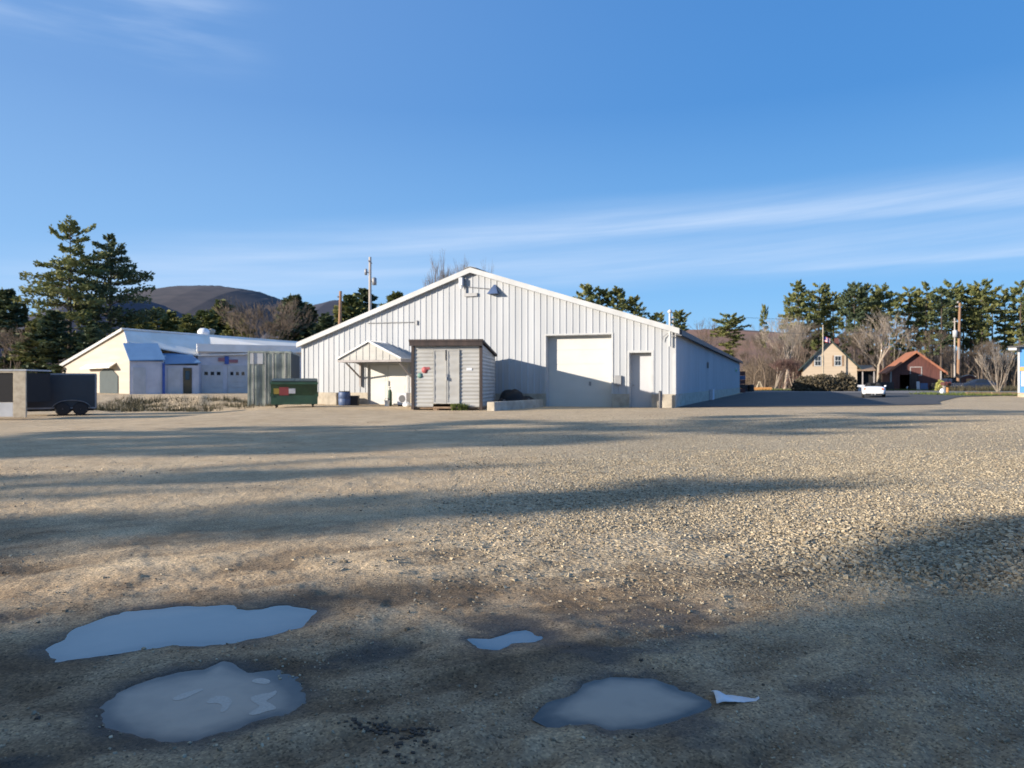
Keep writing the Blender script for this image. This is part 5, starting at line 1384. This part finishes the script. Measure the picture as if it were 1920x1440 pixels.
b = MB(); b.bevbox(-.82,-.6,-.03,.0,.6,.9,.01); b.bevbox(.6,.82,-.03,0,.6,.9,.01); b.build('tail_light', M['redlamp'], t)
b = MB(); b.bevbox(-.85,.85,-.12,-.031,.38,.5,.02); b.build('bumper', M['steel'], t)
wheels(t, (-.76, .76), (.75, 3.6), .36, .22)

# ------------------------------------------------------------------ blue building at the right edge
bD = 50.0; g = G(1908, bD); 
t = thing('blue_building', 'bright blue sided building with white trim at the right edge', 'building', (g.x, g.y, g.z), R_(-37))
ht = CAMZ+(HOR-651)/FPX*bD-g.z
b = MB(); b.box(.12, 9, 0, 7, .30, ht); b.build('walls', M['sidingblue'], t)
b = MB(); b.box(0, .12, -.03, .12, .28, ht); b.build('corner_trim', M['trim'], t)
b = MB(); b.box(.121, 9, -.04, -.002, 1.75, 2.02); b.build('orange_band', M['orange'], t)
b = MB(); b.box(.2, 1.4, -.07, -.003, .72, 1.72); wf = b.build('window', M['trim'], t); b = MB(); b.box(.32, .62, -.08, -.071, .82, 1.62); b.box(.7, 1.3, -.08, -.071, .82, 1.62); b.build('panes', M['greywall'], wf)
b = MB(); b.slab([(-.55,-.5,ht-.02),(9.5,-.5,ht+.25),(9.5,7.4,ht+.25),(-.55,7.4,ht-.02)], (0,0,.08)); b.build('roof', M['shade_metal'], t)
b = MB(); b.bevbox(-.5,-.02,-.45,.2,ht-.22,ht-.04,.03); b.build('soffit', M['trim'], t)
b = MB(); b.box(0.0, 9, .02, 6.9, -.2, .3); b.build('skirt', M['palewood'], t)

# ------------------------------------------------------------------ things past the warehouse's far corner
g = G(1424, 94); t = thing('a_frame_stand', 'pale wooden A shaped stand on the grass past the warehouse', 'stand', g)
for s in (-1, 1):
    b = MB(); b.tube((s*.52,-.25,-.05),(s*.05,0,1.1),.065,.065,8); b.build('leg', M['palewood'], t)
    b = MB(); b.tube((s*.42,.45,-.05),(s*.04,.05,1.05),.055,.055,8); b.build('leg', M['palewood'], t)
b = MB(); b.tube((-.14,.02,1.08),(.14,.02,1.08),.07,.07,8); b.build('top_bar', M['palewood'], t)
a, c = G(1385, 93), G(1447, 93); b = MB(); b.bevbox(0,(c-a).length,-.2,.2,-.04,.42,.05); o = b.build('timber_log', M['orange']); o.location = a; tag(o, 'orange lit squared timber lying past the warehouse side wall', 'timber')
for px, lab in ((1396,'black drum nearest the far corner of the side wall'), (1408,'black drum just right of the one nearest the far corner')):
    g = G(px, 84); b = MB(); b.lathe([(.32,0),(.35,.03),(.35,.35),(.33,.37),(.35,.39),(.35,.75),(.32,.8),(.1,.81)], (0,0,0), 16); o = b.build('drum', M['blackmatte']); o.location = g; tag(o, lab, 'drum', 'black drums past the warehouse')
g = G(1391, 80.5); t = thing('crate_stack', 'narrow stack of red brown crates at the far end of the side wall', 'crates', g)
for i, m in enumerate(('barnred','darkwood','barnred','bluetarp_shade','barnred')):
    b = MB(); b.bevbox(-.3,.3,-.3,.3,i*.46,i*.46+.44,.02); b.build('crate', M[m], t)

# ------------------------------------------------------------------ litter on the mud
gx, gy = ground_pt(1340, 1313, 0); gz0 = float(ground_height(np.array([gx+.07]), np.array([gy]))[0][0])
t = MB(); r = random.Random(4); nx, ny = 14, 8; vs = []
for j in range(ny+1):
    for i in range(nx+1):
        u, v = i/nx, j/ny
        w = .055*(1-u)**1.3+.008
        x = u*.165; y = (v-.35)*w*1.8
        z = .004+.018*math.exp(-((u-.12)/.22)**2)*math.sin(PI*min(1, v*1.05))+.010*math.sin(7*u+3*v)*(1-u)*.7+r.uniform(-.002,.002)+(.012 if u > .93 else 0)
        vs.append((x, y, z))
w_ = nx+1
t.add(vs, [(j*w_+i, j*w_+i+1, (j+1)*w_+i+1, (j+1)*w_+i) for j in range(ny) for i in range(nx)], 0, True)
o = t.build('paper_scrap', M['paper']); o.location = (gx, gy, gz0+.004); o.rotation_euler = (0,0,R_(-4)); so = o.modifiers.new('thick', 'SOLIDIFY'); so.thickness = .002
tag(o, 'crumpled white paper scrap right of the nearest right puddle', 'litter')
# dark clods
X, Y, S, T = scatter(420, -4, .6, 1.8, 4.6, lambda X, Y: sstep(.55,.66,fbm(X*1.8+4, Y*2.2, 3, 91)),   .003, .012, .02)
k = ~in_water(X, Y); X, Y, S = X[k], Y[k], S[k]
cl_x = np.concatenate([X, rng.normal(-.42,.09,70), rng.normal(-.34,.05,30)]); cl_y = np.concatenate([Y, rng.normal(2.60,.022,70), rng.normal(2.5,.05,30)]); cl_s = np.concatenate([S, rng.uniform(.003,.011,100)])
Zc = ground_height(cl_x, cl_y)[0]; Nn = len(cl_x)
V = (base[None]+rng.normal(0,.2,(Nn,8,3)))*np.array([1.2,1,.6])*cl_s[:,None,None]+np.stack([cl_x, cl_y, Zc+cl_s*.2], -1)[:,None,:]
M['clod'] = pm('dark_clods', (.06,.045,.032), .95)
tag(np_mesh('dirt_clods', V.reshape(-1,3), (tri[None]+(np.arange(Nn)*8)[:,None,None]).reshape(-1,4), M['clod'], kind='stuff'), 'dark damp clods of dirt around the puddles', 'dirt')

# ------------------------------------------------------------------ sky, sun, camera
world = bpy.data.worlds.new('World'); scene.world = world; world.use_nodes = True
nt = world.node_tree; n = nt.nodes; l = nt.links; bg = n['Background']
sky = n.new('ShaderNodeTexSky'); sky.sky_type = 'NISHITA'; sky.sun_disc = False
sky.sun_elevation = SUN_EL
sun_from = math.atan2(-HX, -HY)              # azimuth of the sun, clockwise from +Y
sky.sun_rotation = sun_from % (2*PI)
sky.altitude = 200; sky.air_density = 1.0; sky.dust_density = .15; sky.ozone_density = 3.0
tc = n.new('ShaderNodeTexCoord'); sp = n.new('ShaderNodeSeparateXYZ'); l.new(tc.outputs['Generated'], sp.inputs[0])
def math_(op, a, b_=None, clamp=False):
    x = n.new('ShaderNodeMath'); x.operation = op; x.use_clamp = clamp
    for i, q in enumerate((a, b_)):
        if q is None: continue
        if isinstance(q, (int, float)): x.inputs[i].default_value = q
        else: l.new(q, x.inputs[i])
    return x.outputs[0]
def smooth_(v, lo, hi):
    x = n.new('ShaderNodeMapRange'); x.interpolation_type = 'SMOOTHSTEP'
    x.inputs['From Min'].default_value = lo; x.inputs['From Max'].default_value = hi; l.new(v, x.inputs['Value']); return x.outputs[0]
az = math_('ARCTAN2', sp.outputs['X'], sp.outputs['Y']); el = math_('ARCSINE', sp.outputs['Z'])
mp = n.new('ShaderNodeCombineXYZ'); l.new(math_('MULTIPLY', az, 2.2), mp.inputs[0])
nw = n.new('ShaderNodeTexNoise'); nw.inputs['Scale'].default_value = 1.4; nw.inputs['Detail'].default_value = 4
l.new(math_('MULTIPLY', el, 16.0), mp.inputs[1]); l.new(mp.outputs[0], nw.inputs['Vector'])
wob = math_('MULTIPLY', math_('SUBTRACT', nw.outputs['Fac'], .5), .07)
fm = n.new('ShaderNodeCombineXYZ')
l.new(math_('MULTIPLY', az, 3.0), fm.inputs[0]); l.new(math_('MULTIPLY', math_('SUBTRACT', el, math_('MULTIPLY', az, .06)), 60.0), fm.inputs[1])
fn = n.new('ShaderNodeTexNoise'); fn.inputs['Scale'].default_value = 1.0; fn.inputs['Detail'].default_value = 7; fn.inputs['Roughness'].default_value = .6; l.new(fm.outputs[0], fn.inputs['Vector'])
fb = n.new('ShaderNodeMapRange'); fb.inputs['From Min'].default_value = .25; fb.inputs['From Max'].default_value = .75; fb.inputs['To Min'].default_value = .45; fb.inputs['To Max'].default_value = 1.35
l.new(fn.outputs['Fac'], fb.inputs['Value']); fib = fb.outputs[0]
def plane(cy, cx_):
    return math_('SUBTRACT', math_('SUBTRACT', sp.outputs['Z'], math_('MULTIPLY', sp.outputs['Y'], cy)), math_('MULTIPLY', sp.outputs['X'], cx_))
def band(cy, cx_, sharp, width, amp, azlo, azhi, wobk=1.0):
    d = math_('ADD', plane(cy, cx_), math_('MULTIPLY', wob, wobk))
    up = smooth_(d, 0.0, sharp); dn = math_('SUBTRACT', 1.0, smooth_(d, sharp*.6, width))
    a = math_('MULTIPLY', up, dn); a = math_('MULTIPLY', a, smooth_(az, azlo, azhi)); a = math_('MULTIPLY', a, math_('SUBTRACT', 1.0, smooth_(az, .9, 1.3))); a = math_('MULTIPLY', a, fib); return math_('MULTIPLY', a, amp)
c1 = band(.178, .077, .016, .068, .50, -.70, .15, .2)
c2 = band(.105, .05, .05, .12, .44, -.8, -.4, .4)
c3 = band(.122, .066, .005, .022, .26, .15, .55, .06)
# wisp upper left
wn = n.new('ShaderNodeTexNoise'); wn.inputs['Scale'].default_value = 2.2; wn.inputs['Detail'].default_value = 6; l.new(mp.outputs[0], wn.inputs['Vector'])
w1 = math_('MULTIPLY', smooth_(el, .34, .42), math_('SUBTRACT', 1.0, smooth_(az, -.45, -.28)))
w1 = math_('MULTIPLY', math_('MULTIPLY', w1, smooth_(wn.outputs['Fac'], .35, .8)), .38)
w2 = math_('MULTIPLY', math_('SUBTRACT', 1.0, smooth_(az, -.9, .5)), .2)
tot = math_('ADD', math_('ADD', c1, c2), math_('ADD', c3, math_('ADD', w1, w2)), True)
hs_ = n.new('ShaderNodeHueSaturation'); hs_.inputs['Saturation'].default_value = 1.15; l.new(sky.outputs[0], hs_.inputs['Color'])
gr = n.new('ShaderNodeValToRGB'); ge = gr.color_ramp.elements
ge[0].position = 0.0; ge[0].color = (.36,.68,1.0,1); ge[1].position = 1.0; ge[1].color = (.25,.345,.48,1)  # paler sky overhead, out of view, added to lift the shaded ground
e3 = ge.new(.13); e3.color = (.23,.53,.95,1); e4 = ge.new(.40); e4.color = (.085,.30,.72,1); e5 = ge.new(.62); e5.color = (.075,.26,.66,1)
l.new(math_('MULTIPLY', el, 1.15), gr.inputs[0])
gm = n.new('ShaderNodeMix'); gm.data_type = 'RGBA'; gm.blend_type = 'MULTIPLY'; gm.inputs[0].default_value = 1.0
tm = n.new('ShaderNodeMix'); tm.data_type = 'RGBA'; l.new(smooth_(math_('ABSOLUTE', math_('SUBTRACT', az, 1.75)), 1.15, .7), tm.inputs[0])
tm.inputs[6].default_value = (9.6, 9.6, 9.6, 1); tm.inputs[7].default_value = (8.6, 13.0, 18.0, 1)  # bluer sky added right of the frame to brighten the shaded side wall
l.new(gr.outputs[0], gm.inputs[6]); l.new(tm.outputs[2], gm.inputs[7])
sk = n.new('ShaderNodeMix'); sk.data_type = 'RGBA'; sk.inputs[0].default_value = .88; l.new(hs_.outputs[0], sk.inputs[6]); l.new(gm.outputs[2], sk.inputs[7])
mx = n.new('ShaderNodeMix'); mx.data_type = 'RGBA'; l.new(tot, mx.inputs[0]); l.new(sk.outputs[2], mx.inputs[6]); mx.inputs[7].default_value = (6.0, 7.4, 9.6, 1)
l.new(mx.outputs[2], bg.inputs['Color']); bg.inputs['Strength'].default_value = .056

sd = bpy.data.lights.new('sun', 'SUN'); sd.energy = 5.0; sd.angle = R_(.53); sd.color = (1.0, .90, .78)
so = bpy.data.objects.new('sun', sd); COL.objects.link(so)
dirv = Vector((HX*math.cos(SUN_EL), HY*math.cos(SUN_EL), -math.sin(SUN_EL)))
so.rotation_euler = dirv.to_track_quat('-Z', 'Y').to_euler()

cam = bpy.data.cameras.new('camera'); co = bpy.data.objects.new('camera', cam); COL.objects.link(co)
co.location = (0, 0, CAMZ); co.rotation_euler = (R_(90)-(720-HOR)/FPX, 0, 0)
cam.sensor_width = 36; cam.lens = FPX/1920*36; cam.clip_end = 6000; cam.clip_start = .05
cam.dof.use_dof = True; cam.dof.focus_distance = 4.2; cam.dof.aperture_fstop = 3.6
scene.camera = co
scene.view_settings.view_transform = 'Standard'; scene.view_settings.look = 'None'; scene.view_settings.gamma = 1.0
scene.view_settings.exposure = 0.95
scene.cycles.max_bounces = 6; scene.cycles.diffuse_bounces = 3; scene.cycles.transmission_bounces = 3
scene.cycles.use_denoising = True
